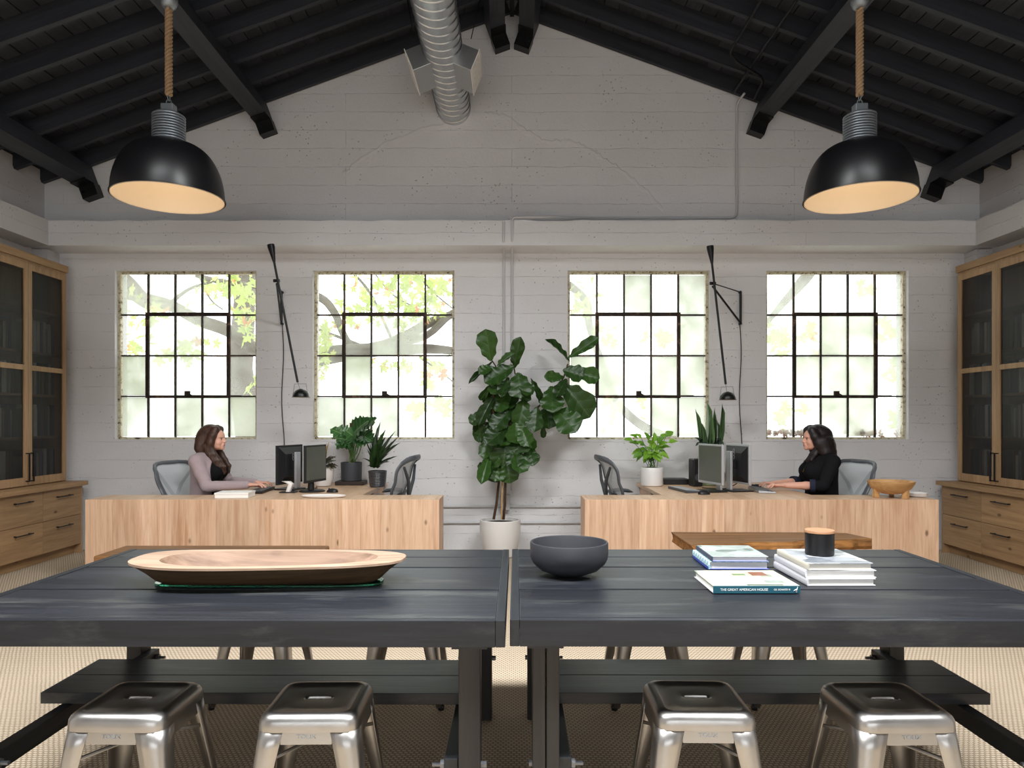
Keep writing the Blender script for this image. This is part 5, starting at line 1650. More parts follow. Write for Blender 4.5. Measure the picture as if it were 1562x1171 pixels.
# --- snake plant behind the monitors
sd = 7.08
snk = thing('snake_plant', 'tall upright snake plant in a sage pot behind the silver-edged monitor', 'potted plant', (P(1082, 0, sd).x, sd, D1))
pot([(0.10, 0), (0.108, 0.006), (0.112, 0.17), (0.112, 0.28), (0.106, 0.28), (0.106, 0.26)], snk, plain('sage_pot', srgb(120, 136, 104), 0.5), 40, (0.105, 0.265))
SN = [leaf_mesh('sword_a', interp([(0, 0.6), (0.4, 1.0), (0.75, 0.75), (1, 0.02)]), M['snake_leaf'], 5, 14, 0.25, 0.02, 0.0, 1), leaf_mesh('sword_b', interp([(0, 0.6), (0.4, 1.0), (0.75, 0.75), (1, 0.02)]), M['snake_leaf'], 5, 14, 0.25, -0.06, 0.0, 1)]
for i, (b, c, d, w) in enumerate([(1068, 1061, 623, 8), (1074, 1076, 610, 8), (1078, 1080, 622, 7), (1082, 1080, 632, 8), (1085, 1090, 621, 6), (1088, 1092, 630, 6), (1093, 1102, 615, 8), (1071, 1066, 640, 6), (1090, 1094, 640, 7), (1080, 1085, 640, 7), (1076, 1072, 646, 7)]):
    base = P(b, 692, sd + 0.03 * math.sin(i * 1.7)); tip = P(c, d, sd + 0.05 * math.sin(i * 2.3))
    put_leaf(SN[i % 2], snk, base, tip, w / F * sd, Vector((0.25 * math.sin(i), -1, 0.1)))
fr_ = random.Random(41)
GY = leaf_mesh('small_leaf', ov_l, M['grey_leaf'], 4, 8, 0.1, 0.4, 0.05, 3)
for i in range(22):
    px = fr_.uniform(1060, 1104)
    base = P(1082 + (px - 1082) * 0.7, fr_.uniform(668, 676), sd - 0.05)
    tip = P(px, fr_.uniform(664, 679), sd - 0.1 + fr_.uniform(-0.05, 0.03))
    put_leaf(GY, snk, base, tip, fr_.uniform(0.03, 0.045), Vector((0, -0.6, 1)))
# ------------------------------------------------------------------ office chairs
M['chair_frame'] = plain('chair_graphite', srgb(92, 96, 101), 0.4, 0.1, 0.45, 0.05)
def chair_mesh_mat():
    k = NT('chair_weave')
    v = k.coords()
    sp = k.n('ShaderNodeSeparateXYZ')
    k.l(v, sp.inputs[0])
    a = k.math('ABSOLUTE', k.math('SINE', k.math('MULTIPLY', sp.outputs[1], PI / 0.004)))
    b = k.math('ABSOLUTE', k.math('SINE', k.math('MULTIPLY', sp.outputs[2], PI / 0.004)))
    hole = k.math('GREATER_THAN', k.math('MINIMUM', a, b), 0.72)
    tr = k.n('ShaderNodeBsdfTransparent')
    mx = k.n('ShaderNodeMixShader')
    k.done(srgb(186, 192, 196), 0.5, 0.0)
    k.l(hole, mx.inputs[0]); k.l(k.b.outputs[0], mx.inputs[1]); k.l(tr.outputs[0], mx.inputs[2])
    k.l(mx.outputs[0], k.out.inputs[0])
    return k.m
M['weave'] = chair_mesh_mat()
def make_chair():
    t = thing('office_chair', '-', 'office chair', (0, 0, 0))
    def half(z):
        return interp([(0.48, 0.13), (0.58, 0.17), (0.75, 0.238), (0.89, 0.268), (0.96, 0.252), (0.99, 0.222), (1.005, 0.18), (1.012, 0.10)])(z)
    def bx_(z, y):
        lean = -0.20 - 0.13 * max(0, (z - 0.5) / 0.5) ** 1.0
        curl = -0.05 * max(0, (z - 0.90) / 0.11) ** 2
        lum = 0.025 * math.sin(max(0, min(1, (z - 0.5) / 0.3)) * PI)
        return lean + curl + lum + 0.55 * y * y
    zs = [0.48 + (1.012 - 0.48) * math.sin(PI / 2 * i / 30) for i in range(31)]
    loop = [(half(z), z) for z in zs] + [(-half(z), z) for z in reversed(zs)]
    fr = MB()
    pts = [Vector((bx_(z, y), y, z)) for y, z in loop]
    n = len(pts)
    rs_ = []
    for i in range(n):
        tg = (pts[(i + 1) % n] - pts[i - 1]).normalized()
        nn = Vector((1, 0, 0)) - tg * tg.x
        nn.normalize()
        w = tg.cross(nn)
        rs_.append([pts[i] + nn * 0.014 * math.cos(a) + w * 0.026 * math.sin(a) for a in [2 * PI * k / 10 for k in range(10)]])
    rs_.append(rs_[0])
    fr.rings(rs_, True, False, False)
    b = fr.build('back_frame', M['chair_frame'], t, True)
    g = MB()
    gr_ = []
    for z in zs:
        h = half(z)
        gr_.append([(bx_(z, y), y, z) for y in [-h + 2 * h * i / 12 for i in range(13)]])
    g.rings(gr_, False, False, False)
    g.build('back_mesh', M['weave'], b, True)
    sp_ = MB()
    sp_.tube([(-0.10, 0, 0.40), (-0.25, 0, 0.46), (-0.31, 0, 0.62), (-0.30, 0, 0.70)], [0.03, 0.028, 0.022, 0.018], 10)
    for s in (-1, 1):
        sp_.tube([(-0.305, 0, 0.66), (-0.325, s * 0.09, 0.80), (bx_(0.93, 0.2) - 0.02, s * 0.2, 0.93)], [0.018, 0.016, 0.012], 8)
    sp_.build('back_support', M['grey_plastic'], t, True)
    lp = MB()
    lp.rings([[(bx_(z, y) - 0.028, y, z) for z in (0.585, 0.62, 0.66, 0.685)] for y in [-0.15 + 0.3 * i / 8 for i in range(9)]], False, False, False)
    lp.build('lumbar_pad', M['plastic'], t, True, solid=0.012)
    st = MB().rings([[(0.02 + x, y, 0.44 + dz - 0.05 * max(0, x / 0.24) ** 3) for x, y in super_e(0.235 + d, 0.245 + d, 3.5, 40)] for d, dz in ((-0.02, -0.03), (0.0, -0.02), (0.0, 0.0), (-0.02, 0.008))])
    st.build('seat', M['weave'] if False else M['grey_plastic'], t, True)
    for s in (-1, 1):
        a = MB()
        a.tube([(-0.2, s * 0.27, 0.46), (-0.19, s * 0.29, 0.58), (-0.14, s * 0.29, 0.655)], [0.018, 0.017, 0.018], 10)
        ar = a.build('arm_post', M['chair_frame'], t, True)
        rs2 = []
        for f, hh in ((0, 0.008), (0.1, 0.018), (0.5, 0.02), (0.85, 0.018), (1, 0.006)):
            x = -0.22 + 0.245 * f
            z = 0.668 + 0.018 * math.sin(f * PI * 0.9) - 0.012 * f * f
            rs2.append([(x, s * 0.29 + 0.042 * math.cos(q), z + hh * math.sin(q)) for q in [2 * PI * i / 14 for i in range(14)]])
        MB().rings(rs2).build('arm_pad', M['grey_plastic'], ar, True)
    MB().tube([(0, 0, 0.11), (0, 0, 0.30), (0, 0, 0.42)], [0.03, 0.028, 0.06], 14).build('column', M['plastic'], t, True)
    bs = MB()
    for k in range(5):
        a = 2 * PI * k / 5 + 0.3
        bs.tube([(0, 0, 0.11), (0.14 * math.cos(a), 0.14 * math.sin(a), 0.105), (0.30 * math.cos(a), 0.30 * math.sin(a), 0.075)], [0.032, 0.024, 0.016], 10)
    bo = bs.build('star_base', M['chair_frame'], t, True)
    for k in range(5):
        a = 2 * PI * k / 5 + 0.3
        c = Vector((0.30 * math.cos(a), 0.30 * math.sin(a), 0.03))
        v = Vector((-math.sin(a), math.cos(a), 0))
        MB().tube([c - v * 0.02, c + v * 0.02], 0.03, 14).build('caster', M['plastic'], bo, True)
    return t
ch = make_chair()
CH = [(-2.85, 6.52, -18, 0.945, 'grey mesh office chair occupied by the woman in the cardigan'),
      (2.90, 6.52, 198, 0.955, 'grey mesh office chair occupied by the woman in the blazer'),
      (-1.26, 6.60, 174, 1.0, 'empty grey mesh office chair beside the spiky plant'),
      (1.17, 6.58, 6, 1.0, 'empty grey mesh office chair beside the bright green plant')]
for i, (x, y, a, dz, lab) in enumerate(CH):
    o = ch if i == 0 else copy_tree(ch)
    o.location = (x, y, 0)
    o.scale = (1, 1, dz)
    o.rotation_euler = (0, 0, R(a))
    tag(o, lab, 'office chair', 'grey mesh office chairs at the desks')

# ------------------------------------------------------------------ people (distance fields turned into one skin)
class SDF:
    def __init__(s, lo, hi, h):
        s.lo = np.array(lo, np.float32); s.h = h
        s.n = np.ceil((np.array(hi) - np.array(lo)) / h).astype(int) + 1
        s.d = np.full(s.n, 1.0, np.float32)
    def _sub(s, lo, hi, pad):
        a = np.maximum(0, np.floor((np.array(lo) - pad - s.lo) / s.h).astype(int))
        b = np.minimum(s.n, np.ceil((np.array(hi) + pad - s.lo) / s.h).astype(int) + 1)
        if (b <= a).any(): return None
        ax = [s.lo[i] + s.h * np.arange(a[i], b[i], dtype=np.float32) for i in range(3)]
        g = np.meshgrid(*ax, indexing='ij')
        return tuple(slice(a[i], b[i]) for i in range(3)), g
    def _join(s, sl, d, k):
        o = s.d[sl]
        if k <= 0:
            s.d[sl] = np.minimum(o, d)
        else:
            hh = np.clip(0.5 + 0.5 * (o - d) / k, 0, 1)
            s.d[sl] = o * (1 - hh) + d * hh - k * hh * (1 - hh)
    def _cut(s, sl, d, k):
        o = s.d[sl]
        hh = np.clip(0.5 - 0.5 * (o + d) / max(k, 1e-4), 0, 1)
        s.d[sl] = o * (1 - hh) - d * hh + k * hh * (1 - hh)
    def cap(s, a, b, ra, rb, k=0.02, flat=None, cut=False):
        """tapered capsule; flat=(axis, factor) squashes it along one axis about its middle"""
        a = np.array(a, np.float32); b = np.array(b, np.float32)
        r_ = max(ra, rb)
        r = s._sub(np.minimum(a, b) - r_ * 1.6, np.maximum(a, b) + r_ * 1.6, k + 0.03)
        if r is None: return s
        sl, g = r
        ab = b - a
        p = [g[i] - a[i] for i in range(3)]
        t = np.clip((p[0] * ab[0] + p[1] * ab[1] + p[2] * ab[2]) / max(1e-9, float(ab @ ab)), 0, 1)
        q = [p[i] - ab[i] * t for i in range(3)]
        if flat: q[flat[0]] = q[flat[0]] * flat[1]
        d = np.sqrt(q[0] ** 2 + q[1] ** 2 + q[2] ** 2) - (ra + (rb - ra) * t)
        (s._cut if cut else s._join)(sl, d, k)
        return s
    def ell(s, c, r, k=0.02, cut=False, rotz=0.0, roty=0.0):
        c = np.array(c, np.float32); r = np.array(r, np.float32)
        m = float(r.max())
        q = s._sub(c - m, c + m, k + 0.03)
        if q is None: return s
        sl, g = q
        x, y, z = g[0] - c[0], g[1] - c[1], g[2] - c[2]
        if roty:
            cs, sn = math.cos(roty), math.sin(roty)
            x, z = x * cs + z * sn, -x * sn + z * cs
        k0 = np.sqrt((x / r[0]) ** 2 + (y / r[1]) ** 2 + (z / r[2]) ** 2)
        k1 = np.sqrt((x / r[0] ** 2) ** 2 + (y / r[1] ** 2) ** 2 + (z / r[2] ** 2) ** 2) + 1e-6
        d = k0 * (k0 - 1.0) / k1
        (s._cut if cut else s._join)(sl, d.astype(np.float32), k)
        return s
    def chain(s, pts, rr, k=0.015, flat=None):
        for i in range(len(pts) - 1):
            s.cap(pts[i], pts[i + 1], rr[i], rr[i + 1], k, flat)
        return s
    def box_cut(s, lo, hi):
        r = s._sub(lo, hi, 0.03)
        sl, g = r
        lo = np.array(lo); hi = np.array(hi)
        q = [np.maximum(lo[i] - g[i], g[i] - hi[i]) for i in range(3)]
        d = np.maximum(np.maximum(q[0], q[1]), q[2])
        s.d[sl] = np.maximum(s.d[sl], -d)
        return s
    def mesh(s, name, mat, noise=None):
        """naive surface nets"""
        D = s.d
        ins = D < 0
        nx, ny, nz = [int(v) for v in s.n]
        cs = np.zeros((nx - 1, ny - 1, nz - 1), np.int8)
        for dx in (0, 1):
            for dy in (0, 1):
                for dz in (0, 1):
                    cs += ins[dx:nx - 1 + dx, dy:ny - 1 + dy, dz:nz - 1 + dz]
        act = (cs > 0) & (cs < 8)
        idx = np.argwhere(act)
        vid = np.full(act.shape, -1, np.int64)
        vid[act] = np.arange(len(idx))
        acc = np.zeros((len(idx), 3)); cnt = np.zeros(len(idx))
        cor = [(a, b, c) for a in (0, 1) for b in (0, 1) for c in (0, 1)]
        for i, p in enumerate(cor):
            for q in cor[i + 1:]:
                if sum(abs(p[m] - q[m]) for m in range(3)) != 1: continue
                d0 = D[idx[:, 0] + p[0], idx[:, 1] + p[1], idx[:, 2] + p[2]]
                d1 = D[idx[:, 0] + q[0], idx[:, 1] + q[1], idx[:, 2] + q[2]]
                m = (d0 < 0) != (d1 < 0)
                t = np.where(m, d0 / np.where(m, d0 - d1, 1), 0)
                for ax in range(3):
                    acc[:, ax] += np.where(m, p[ax] + t * (q[ax] - p[ax]), 0)
                cnt += m
        V = (idx + acc / np.maximum(cnt, 1)[:, None]) * s.h + s.lo
        faces = []
        for ax in range(3):
            o1, o2 = [(1, 2), (2, 0), (0, 1)][ax]
            sl0 = [slice(1, -1)] * 3; sl1 = [slice(1, -1)] * 3
            sl0[ax] = slice(0, -1); sl1[ax] = slice(1, None)
            A = ins[tuple(sl0)]; B = ins[tuple(sl1)]
            for flip, msk in ((False, A & ~B), (True, B & ~A)):
                e = np.argwhere(msk)
                if not len(e): continue
                off = np.ones(3, int); off[ax] = 0
                e = e + off
                def v(da, db):
                    q = e.copy()
                    q[:, o1] -= da; q[:, o2] -= db
                    return vid[q[:, 0], q[:, 1], q[:, 2]]
                quad = np.stack([v(1, 1), v(0, 1), v(0, 0), v(1, 0)], 1)
                if flip: quad = quad[:, ::-1]
                faces.append(quad)
        Fq = np.concatenate(faces)
        Fq = Fq[(Fq >= 0).all(1)]
        me = bpy.data.meshes.new(name)
        me.vertices.add(len(V)); me.vertices.foreach_set('co', V.astype(np.float32).ravel())
        me.loops.add(Fq.size); me.loops.foreach_set('vertex_index', Fq.astype(np.int32).ravel())
        me.polygons.add(len(Fq)); me.polygons.foreach_set('loop_start', np.arange(0, Fq.size, 4, dtype=np.int32))
        me.polygons.foreach_set('loop_total', np.full(len(Fq), 4, np.int32))
        me.update(calc_edges=True)
        me.validate()
        me.polygons.foreach_set('use_smooth', [True] * len(me.polygons))
        me.materials.append(mat)
        return me
def sobj(me, name, parent):
    o = link(bpy.data.objects.new(name, me))
    o.parent = parent
    return o

def skinmat(name, base, blush):
    k = NT(name)
    v = k.coords()
    n = k.noise(v, 9, 3)
    c = k.mix(n, base, blush)
    k.b.inputs['Subsurface Weight'].default_value = 0.12
    k.b.inputs['Subsurface Radius'].default_value = (0.012, 0.005, 0.003)
    k.b.inputs['Subsurface Scale'].default_value = 0.5
    return k.done(c, 0.48, 0, 0.4)
M['skin'] = skinmat('skin', srgb(226, 178, 156), srgb(214, 154, 132))
def fabric(name, a, b, scale=120.0, bump=0.35):
    k = NT(name)
    v = k.coords()
    n = k.noise(v, scale, 4, 0.7)
    w = k.noise(v, 12, 3)
    c = k.mix(k.math('ADD', k.math('MULTIPLY', n, 0.7), k.math('MULTIPLY', w, 0.3)), a, b)
    k.bump(k.math('ADD', n, k.math('MULTIPLY', w, 1.5)), bump, 0.006)
    k.b.inputs['Sheen Weight'].default_value = 0.25 if a[0] > 0.05 else 0.0
    return k.done(c, 0.9, 0, 0.15)
M['cardigan'] = fabric('lilac_knit', srgb(136, 118, 122), srgb(196, 178, 180), 170)
M['black_cloth'] = fabric('black_cloth', srgb(14, 14, 16), srgb(28, 28, 31), 90, 0.4)
M['navy_cloth'] = fabric('dark_trousers', srgb(24, 26, 34), srgb(40, 42, 52), 90)
M['blazer_lining'] = fabric('blazer_lining', srgb(30, 32, 46), srgb(50, 54, 72), 60)
def hairmat(name, a, b):
    k = NT(name)
    v = k.coords((1, 1, 0.12))
    n = k.noise(v, 75, 4, 0.65, 0.4)
    c = k.ramp(n, [(0.3, a), (0.75, b)])
    k.bump(n, 0.6, 0.006)
    return k.done(c, 0.42, 0, 0.4)
M['brown_hair'] = hairmat('brown_hair', srgb(34, 22, 18), srgb(92, 64, 50))
M['black_hair'] = hairmat('black_hair', srgb(12, 10, 11), srgb(44, 34, 36))
M['eye'] = plain('eye_white', srgb(226, 222, 218), 0.2)
M['iris'] = plain('iris', srgb(46, 34, 26), 0.2)
M['lip'] = plain('lips', srgb(186, 104, 100), 0.4)
M['shoe'] = plain('black_shoe', srgb(24, 22, 22), 0.4)

def hand(S, w, d, sv, k=0.006):
    """hand resting on the keys: w wrist point, d unit forward direction, sv +1 if the thumb is on the +v side"""
    w = np.array(w); d = np.array(d, float)
    d /= np.linalg.norm(d)
    up = np.array((0, 0, 1.0))
    lat = np.cross(up, d)          # +v side for a forward hand
    lat /= np.linalg.norm(lat)
    def pt(f, l, z): return w + d * f + lat * l + up * z
    S.cap(w, pt(0.03, 0, 0.002), 0.026, 0.026, 0.012, (2, 1.35))
    for l, e in ((-0.027, 0.0), (-0.009, 0.006), (0.009, 0.006), (0.027, 0.0)):
        S.cap(pt(0.02, l * 0.8, 0.004), pt(0.082 + e, l, 0.006), 0.014, 0.0105, 0.008)
    lens = {-0.027: 0.054, -0.009: 0.069, 0.009: 0.074, 0.027: 0.066}
    for l in lens:
        ll = l * sv * -1          # little finger away from the thumb
        L = lens[l]
        e = 0.006 if abs(l) < 0.02 else 0.0
        sp_ = 1.12
        p0 = pt(0.082 + e, l if sv < 0 else l, 0.006)
        LL = lens[l] if sv > 0 else lens[-l] if -l in lens else L
        p1 = pt(0.082 + e + LL * 0.42, l * sp_, 0.012)
        p2 = pt(0.082 + e + LL * 0.74, l * sp_ * 1.05, 0.0)
        p3 = pt(0.082 + e + LL * 0.92, l * sp_ * 1.08, -0.014)
        S.chain([p0, p1, p2, p3], [0.0098, 0.0088, 0.0078, 0.0068], 0.004)
    t0 = pt(0.022, sv * 0.022, -0.002); t1 = pt(0.055, sv * 0.047, -0.008); t2 = pt(0.082, sv * 0.052, -0.012); t3 = pt(0.102, sv * 0.046, -0.016)
    S.chain([t0, t1, t2, t3], [0.014, 0.0115, 0.0095, 0.0075], 0.005)

def person(name, label, loc, rz, o):
    """seated figure, u forward = +x, v = left = +y; origin on the floor under the head"""
    t = thing(name, label, 'person', loc, rz)
    h = 0.0046
    S = SDF((-0.30, -0.33, 0.0), (0.66, 0.33, 1.34), h)
    # ---- head and face
    hx = 0.0
    S.ell((-0.012, 0, 1.222), (0.098, 0.074, 0.086), 0.0)
    S.ell((0.036, 0, 1.172), (0.066, 0.060, 0.086), 0.03)
    S.cap((0.055, 0, 1.118), (0.083, 0, 1.106), 0.036, 0.022, 0.025)
    S.cap((0.02, 0.04, 1.135), (0.055, 0.028, 1.115), 0.022, 0.02, 0.03)
    S.cap((0.02, -0.04, 1.135), (0.055, -0.028, 1.115), 0.022, 0.02, 0.03)
    S.ell((0.086, 0, 1.096), (0.018, 0.020, 0.015), 0.014)
    S.ell((0.062, 0, 1.215), (0.040, 0.055, 0.035), 0.02)
    for s in (-1, 1):
        S.ell((0.093, s * 0.029, 1.183), (0.016, 0.016, 0.012), 0.012, True)
        S.ell((0.078, s * 0.030, 1.181), (0.0165, 0.016, 0.0125), 0.004)
        S.ell((0.066, s * 0.040, 1.150), (0.024, 0.019, 0.020), 0.02)
        S.cap((0.0, s * 0.075, 1.165), (-0.01, s * 0.080, 1.205), 0.011, 0.014, 0.008, (1, 1.8))
        S.cap((0.094, s * 0.012, 1.200), (0.090, s * 0.044, 1.201), 0.006, 0.004, 0.012)
    S.chain([(0.094, 0, 1.192), (0.104, 0, 1.174), (0.1155, 0, 1.158)], [0.008, 0.009, 0.0105], 0.010)
    for s in (-1, 1):
        S.ell((0.106, s * 0.011, 1.1535), (0.010, 0.008, 0.008), 0.006)
    S.cap((0.104, -0.010, 1.137), (0.104, 0.010, 1.137), 0.007, 0.007, 0.008)
    S.cap((0.100, -0.016, 1.1285), (0.100, 0.016, 1.1285), 0.0075, 0.0075, 0.006)
    S.cap((0.098, -0.014, 1.119), (0.098, 0.014, 1.119), 0.008, 0.008, 0.006)
    # ---- neck and trunk
    S.chain([(-0.02, 0, 1.13), (-0.04, 0, 1.07), (-0.055, 0, 1.02)], [0.047, 0.045, 0.055], 0.03)
    S.chain([(-0.07, -0.14, 0.99), (-0.06, 0, 1.015), (-0.07, 0.14, 0.99)], [0.05, 0.06, 0.05], 0.04)
    S.ell((-0.055, 0, 0.90), (0.105, 0.155, 0.14), 0.06)
    S.ell((-0.055, 0, 0.74), (0.095, 0.13, 0.14), 0.06)
    S.ell((-0.06, 0, 0.58), (0.125, 0.17, 0.12), 0.06)
    for s in (-1, 1):
        S.ell((0.03, s * 0.062, 0.885), (0.058, 0.056, 0.06), 0.03)
        # ---- legs
        S.chain([(-0.02, s * 0.09, 0.545), (0.36, s * 0.105, 0.545)], [0.088, 0.062], 0.04)
        S.chain([(0.36, s * 0.105, 0.54), (0.345, s * 0.10, 0.32), (0.32, s * 0.10, 0.09)], [0.060, 0.052, 0.036], 0.02)
        S.cap((0.31, s * 0.10, 0.055), (0.46, s * 0.11, 0.035), 0.038, 0.026, 0.02)
    # ---- arms
    A = o['arms']
    for s in (-1, 1):
        sh, el, wr = A[s]
        S.chain([(sh[0], sh[1] * 0.8, sh[2]), sh, el], [0.05, 0.052, 0.041], 0.03)
        S.chain([el, [(el[i] * 0.55 + wr[i] * 0.45) for i in range(3)], wr], [0.040, 0.036, 0.025], 0.012)
        d = np.array(o['hand_dir'][s], float)
        hand(S, wr, d, -s)
    body = sobj(S.mesh('body', M['skin']), 'body', t)
    # ---- face details
    for s in (-1, 1):
        e = MB().ball((0.0815, s * 0.0300, 1.1815), (0.0135, 0.0135, 0.0095), 14, 10).build('eye', M['eye'], t, True)
        MB().ball((0.0908, s * 0.0312, 1.1805), (0.0052, 0.0068, 0.0068), 12, 8).build('iris', M['iris'], e, True)
        MB().tube([(0.0955, s * 0.016, 1.198), (0.0965, s * 0.030, 1.202), (0.087, s * 0.046, 1.198)], [0.0028, 0.0032, 0.0016], 8).build('eyebrow', o['hair'], t, True)
        MB().tube([(0.0945, s * 0.018, 1.187), (0.0945, s * 0.031, 1.1905), (0.085, s * 0.044, 1.186)], [0.0014, 0.002, 0.0012], 6).build('eyelash', o['hair'], t, True)
    MB().tube([(0.098, -0.021, 1.1265), (0.1075, -0.008, 1.130), (0.1075, 0.008, 1.130), (0.098, 0.021, 1.1265)], [0.001, 0.0042, 0.0042, 0.001], 8).build('upper_lip', M['lip'], t, True)
    MB().tube([(0.097, -0.020, 1.1255), (0.1065, -0.007, 1.1195), (0.1065, 0.007, 1.1195), (0.097, 0.020, 1.1255)], [0.001, 0.0048, 0.0048, 0.001], 8).build('lower_lip', M['lip'], t, True)
    # ---- clothes
    hc = 0.0062
    def torso(g, C):
        C.chain([(-0.075, -0.15, 0.985), (-0.075, 0, 1.0), (-0.075, 0.15, 0.985)], [0.05 + g, 0.062 + g, 0.05 + g], 0.04)
        C.ell((-0.055, 0, 0.90), (0.125 + g, 0.165 + g, 0.145 + g), 0.06)
        C.ell((-0.055, 0, 0.74), (0.128 + g, 0.145 + g, 0.15 + g), 0.06)
        C.ell((-0.06, 0, 0.59), (0.135 + g, 0.185 + g, 0.12 + g), 0.06)
        for s in (-1, 1):
            C.ell((0.05, s * 0.060, 0.885), (0.066 + g, 0.06 + g, 0.066 + g), 0.05)
    C = SDF((-0.30, -0.34, 0.42), (0.30, 0.34, 1.12), hc)
    torso(0.004, C)
    C.ell((0.02, 0, 1.09), (0.085, 0.075, 0.075), 0.015, True)       # scooped neckline
    C.cap((-0.04, 0, 1.0), (-0.02, 0, 1.2), 0.056, 0.056, 0.01, None, True)
    sobj(C.mesh('top', M['black_cloth']), 'top', t)
    C = SDF((-0.32, -0.36, 0.40), (0.56, 0.36, 1.14), hc)
    torso(0.013, C)
    if o.get('open_front'):
        C.box_cut((o['open_front'], -0.32, 0.3), (0.5, 0.32, 1.2))
    for s in (-1, 1):
        sh, el, wr = A[s]
        f = o['sleeve']
        end = [el[i] + (wr[i] - el[i]) * f for i in range(3)]
        g = o['sleeve_g']
        C.chain([(sh[0], sh[1] * 0.75, sh[2]), sh], [0.056 + g, 0.060 + g], 0.03)
        C.chain([sh, [(sh[i] + el[i]) / 2 for i in range(3)], el, end], [0.060 + g, 0.056 + g, 0.051 + g, (0.050 if f < 0.6 else 0.036) + g * 0.6], 0.018)
        # soft creases at the elbow
        C.cap([el[0] + 0.02, el[1] - 0.05, el[2] + 0.06], [el[0] + 0.05, el[1] + 0.05, el[2] + 0.055], 0.006, 0.006, 0.02, None, True)
    C.cap((-0.04, 0, 1.0), (0.0, 0, 1.2), 0.062, 0.07, 0.01, None, True)
    # open front: a wedge cut from neck to hem
    for i in range(0 if o.get('open_front') else 9):
        z = 1.04 - 0.06 * i
        wv = o['open'][0] + (o['open'][1] - o['open'][0]) * i / 8
        C.ell((o['cut'], 0, z), (0.19, wv, 0.06), 0.004, True)
    jacket = sobj(C.mesh('jacket', o['jacket_mat']), o['jacket_name'], t)
    if o['sleeve'] < 0.6:
        for s in (-1, 1):
            sh, el, wr = A[s]
            f = o['sleeve']
            a = Vector(el) + (Vector(wr) - Vector(el)) * (f - 0.02)
            b = Vector(el) + (Vector(wr) - Vector(el)) * (f + 0.13)
            MB().tube([a, a * 0.5 + b * 0.5, b, b + (a - b) * 0.05], [0.058, 0.060, 0.059, 0.045], 20).build('cuff', M['blazer_lining'], jacket, True)
        for s in (-1, 1):
            MB().rings([[Vector(p) for p in ((0.0, s * 0.045, 1.045), (-0.01, s * 0.085, 1.04), (-0.01, s * 0.088, 1.035), (0.0, s * 0.048, 1.035))],
                        [Vector(p) for p in ((0.09, s * 0.035, 0.965), (0.065, s * 0.105, 0.975), (0.065, s * 0.107, 0.968), (0.085, s * 0.036, 0.957))],
                        [Vector(p) for p in ((0.128, s * 0.020, 0.86), (0.118, s * 0.05, 0.87), (0.117, s * 0.051, 0.862), (0.122, s * 0.020, 0.852))]]).build('lapel', M['black_cloth'], jacket, True)
        MB().tube([(0.0, 0.055, 1.03), (0.06, 0.035, 0.965), (0.098, 0.0, 0.915), (0.06, -0.035, 0.965), (0.0, -0.055, 1.03)], 0.0018, 6).build('necklace', plain('gold', srgb(196, 160, 90), 0.3, 0.9), t, True)
        MB().tube([(0.099, 0.0, 0.915), (0.118, 0.0, 0.875)], 0.003, 6).build('pendant', plain('gold_pendant', srgb(196, 160, 90), 0.3, 0.9), t, True)
    C = SDF((-0.30, -0.32, 0.0), (0.56, 0.32, 0.70), 0.008)
    C.ell((-0.06, 0, 0.57), (0.137, 0.182, 0.12), 0.05)
    for s in (-1, 1):
        C.chain([(-0.02, s * 0.09, 0.545), (0.36, s * 0.105, 0.545)], [0.098, 0.072], 0.04)
        C.chain([(0.36, s * 0.105, 0.54), (0.345, s * 0.10, 0.32), (0.32, s * 0.10, 0.12)], [0.070, 0.064, 0.055], 0.02)
    sobj(C.mesh('trousers', M['navy_cloth']), 'trousers', t)
    for s in (-1, 1):
        C = SDF((0.24, s * 0.105 - 0.07, 0.0), (0.53, s * 0.105 + 0.07, 0.13), 0.006)
        C.cap((0.305, s * 0.10, 0.055), (0.465, s * 0.11, 0.038), 0.046, 0.034, 0.01)
        C.box_cut((0.1, -0.4, -0.1), (0.6, 0.4, 0.006))
        sobj(C.mesh('shoe', M['shoe']), 'shoe', t)
    # ---- hair
    Hh = SDF((-0.22, -0.17, 0.78), (0.24, 0.17, 1.36), 0.0045)
    Hh.ell((-0.022, 0, 1.226), (0.108, 0.088, 0.093), 0.0)
    Hh.ell((-0.045, 0, 1.165), (0.098, 0.092, 0.12), 0.03)
    o['hair_fn'](Hh)
    # keep the face free
    Hh.ell((0.112, 0, 1.165), o.get('face_cut', (0.075, 0.075, 0.088)), 0.018, True)
    Hh.ell((0.085, 0, 1.125), (0.075, 0.050, 0.075), 0.015, True)
    sobj(Hh.mesh('hair', o['hair']), 'hair', t)
    return t

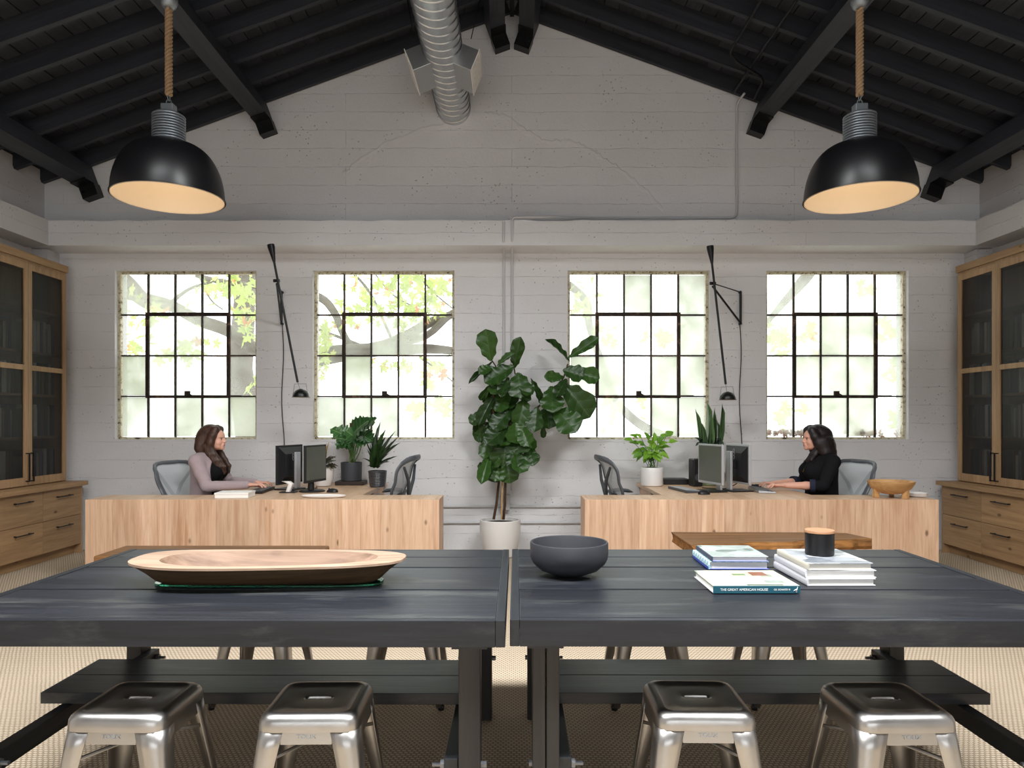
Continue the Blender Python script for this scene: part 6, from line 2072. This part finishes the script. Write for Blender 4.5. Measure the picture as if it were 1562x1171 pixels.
def hair_cardigan(S):
    for s in (-1, 1):
        # parted in the middle, swept behind the cheek, falling in waves on the chest
        S.chain([(0.045, s * 0.012, 1.300), (0.048, s * 0.052, 1.272), (0.030, s * 0.078, 1.215), (0.012, s * 0.084, 1.15), (0.005, s * 0.080, 1.09)], [0.010, 0.024, 0.03, 0.032, 0.034], 0.025)
        for k in range(7):
            q = k / 6
            sw = 0.014 * math.sin(k * 2.1)
            S.chain([(-0.035 + 0.045 * q, s * (0.085 - 0.01 * q), 1.12), (0.0 + 0.05 * q, s * (0.092 - 0.012 * q), 1.04), (0.045 + 0.045 * q + sw, s * (0.088 - 0.02 * q), 0.985), (0.075 + 0.05 * q - sw, s * (0.080 - 0.02 * q), 0.93), (0.085 + 0.055 * q + sw, s * (0.075 - 0.03 * q), 0.885 + 0.03 * math.sin(k))],
                    [0.026, 0.023, 0.020, 0.016, 0.005], 0.010)
    S.chain([(-0.09, 0, 1.20), (-0.105, 0, 1.12), (-0.10, 0, 1.05)], [0.055, 0.055, 0.035], 0.03)
    S.chain([(-0.09, -0.05, 1.18), (-0.09, -0.06, 1.10), (-0.075, -0.075, 1.05)], [0.045, 0.045, 0.03], 0.03)
    S.chain([(-0.09, 0.05, 1.18), (-0.09, 0.06, 1.10), (-0.075, 0.075, 1.05)], [0.045, 0.045, 0.03], 0.03)
def hair_blazer(S):
    for s in (-1, 1):
        S.chain([(0.055, s * 0.02, 1.298), (0.056, s * 0.058, 1.262), (0.040, s * 0.084, 1.205), (0.01, s * 0.090, 1.14), (-0.02, s * 0.090, 1.07)], [0.012, 0.024, 0.032, 0.036, 0.036], 0.035)
        for k in range(5):
            q = k / 4
            S.chain([(-0.10 + 0.075 * q, s * (0.05 + 0.04 * q), 1.16), (-0.125 + 0.075 * q, s * (0.055 + 0.045 * q), 1.06), (-0.145 + 0.07 * q, s * (0.06 + 0.05 * q), 0.98 + 0.02 * q)], [0.045, 0.038, 0.008], 0.03)
    # the far side falls forward over the collar
    for k in range(4):
        S.chain([(0.0, 0.085 - 0.008 * k, 1.12), (0.035 + 0.008 * k, 0.080 - 0.01 * k, 1.04), (0.066 + 0.006 * k, 0.066 - 0.012 * k, 0.99), (0.062 + 0.006 * k, 0.055 - 0.012 * k, 0.955)], [0.020, 0.020, 0.018, 0.006], 0.008)
    S.chain([(-0.09, 0, 1.22), (-0.12, 0, 1.12), (-0.14, 0, 1.02), (-0.16, 0, 0.955)], [0.06, 0.058, 0.05, 0.01], 0.03)
DA = {}
person('person', 'woman in a lilac cardigan over a black top, long wavy brown hair, typing', (-2.772, 6.56, 0), 0.0, {
    'arms': {-1: ((-0.075, -0.185, 0.985), (0.045, -0.235, 0.764), (0.375, -0.135, 0.768)), 1: ((-0.075, 0.185, 0.985), (0.06, 0.235, 0.766), (0.365, 0.10, 0.768))},
    'hand_dir': {-1: (1, 0.15, -0.06), 1: (1, -0.12, -0.06)}, 'hair': M['brown_hair'], 'hair_fn': hair_cardigan, 'sleeve': 0.96, 'sleeve_g': 0.0,
    'jacket_mat': M['cardigan'], 'jacket_name': 'cardigan', 'open': (0.13, 0.19), 'open_front': 0.035})
person('person', 'woman in a black blazer with rolled sleeves and long straight dark hair, typing', (2.812, 6.56, 0), PI, {
    'arms': {-1: ((-0.08, -0.185, 0.98), (0.035, -0.23, 0.765), (0.33, -0.12, 0.762)), 1: ((-0.08, 0.185, 0.98), (0.035, 0.235, 0.768), (0.325, 0.125, 0.764))},
    'hand_dir': {-1: (1, 0.12, -0.06), 1: (1, -0.15, -0.06)}, 'hair': M['black_hair'], 'hair_fn': hair_blazer, 'sleeve': 0.22, 'sleeve_g': 0.001,
    'jacket_mat': M['black_cloth'], 'jacket_name': 'blazer', 'open': (0.05, 0.03), 'cut': 0.19, 'face_cut': (0.066, 0.075, 0.08)})
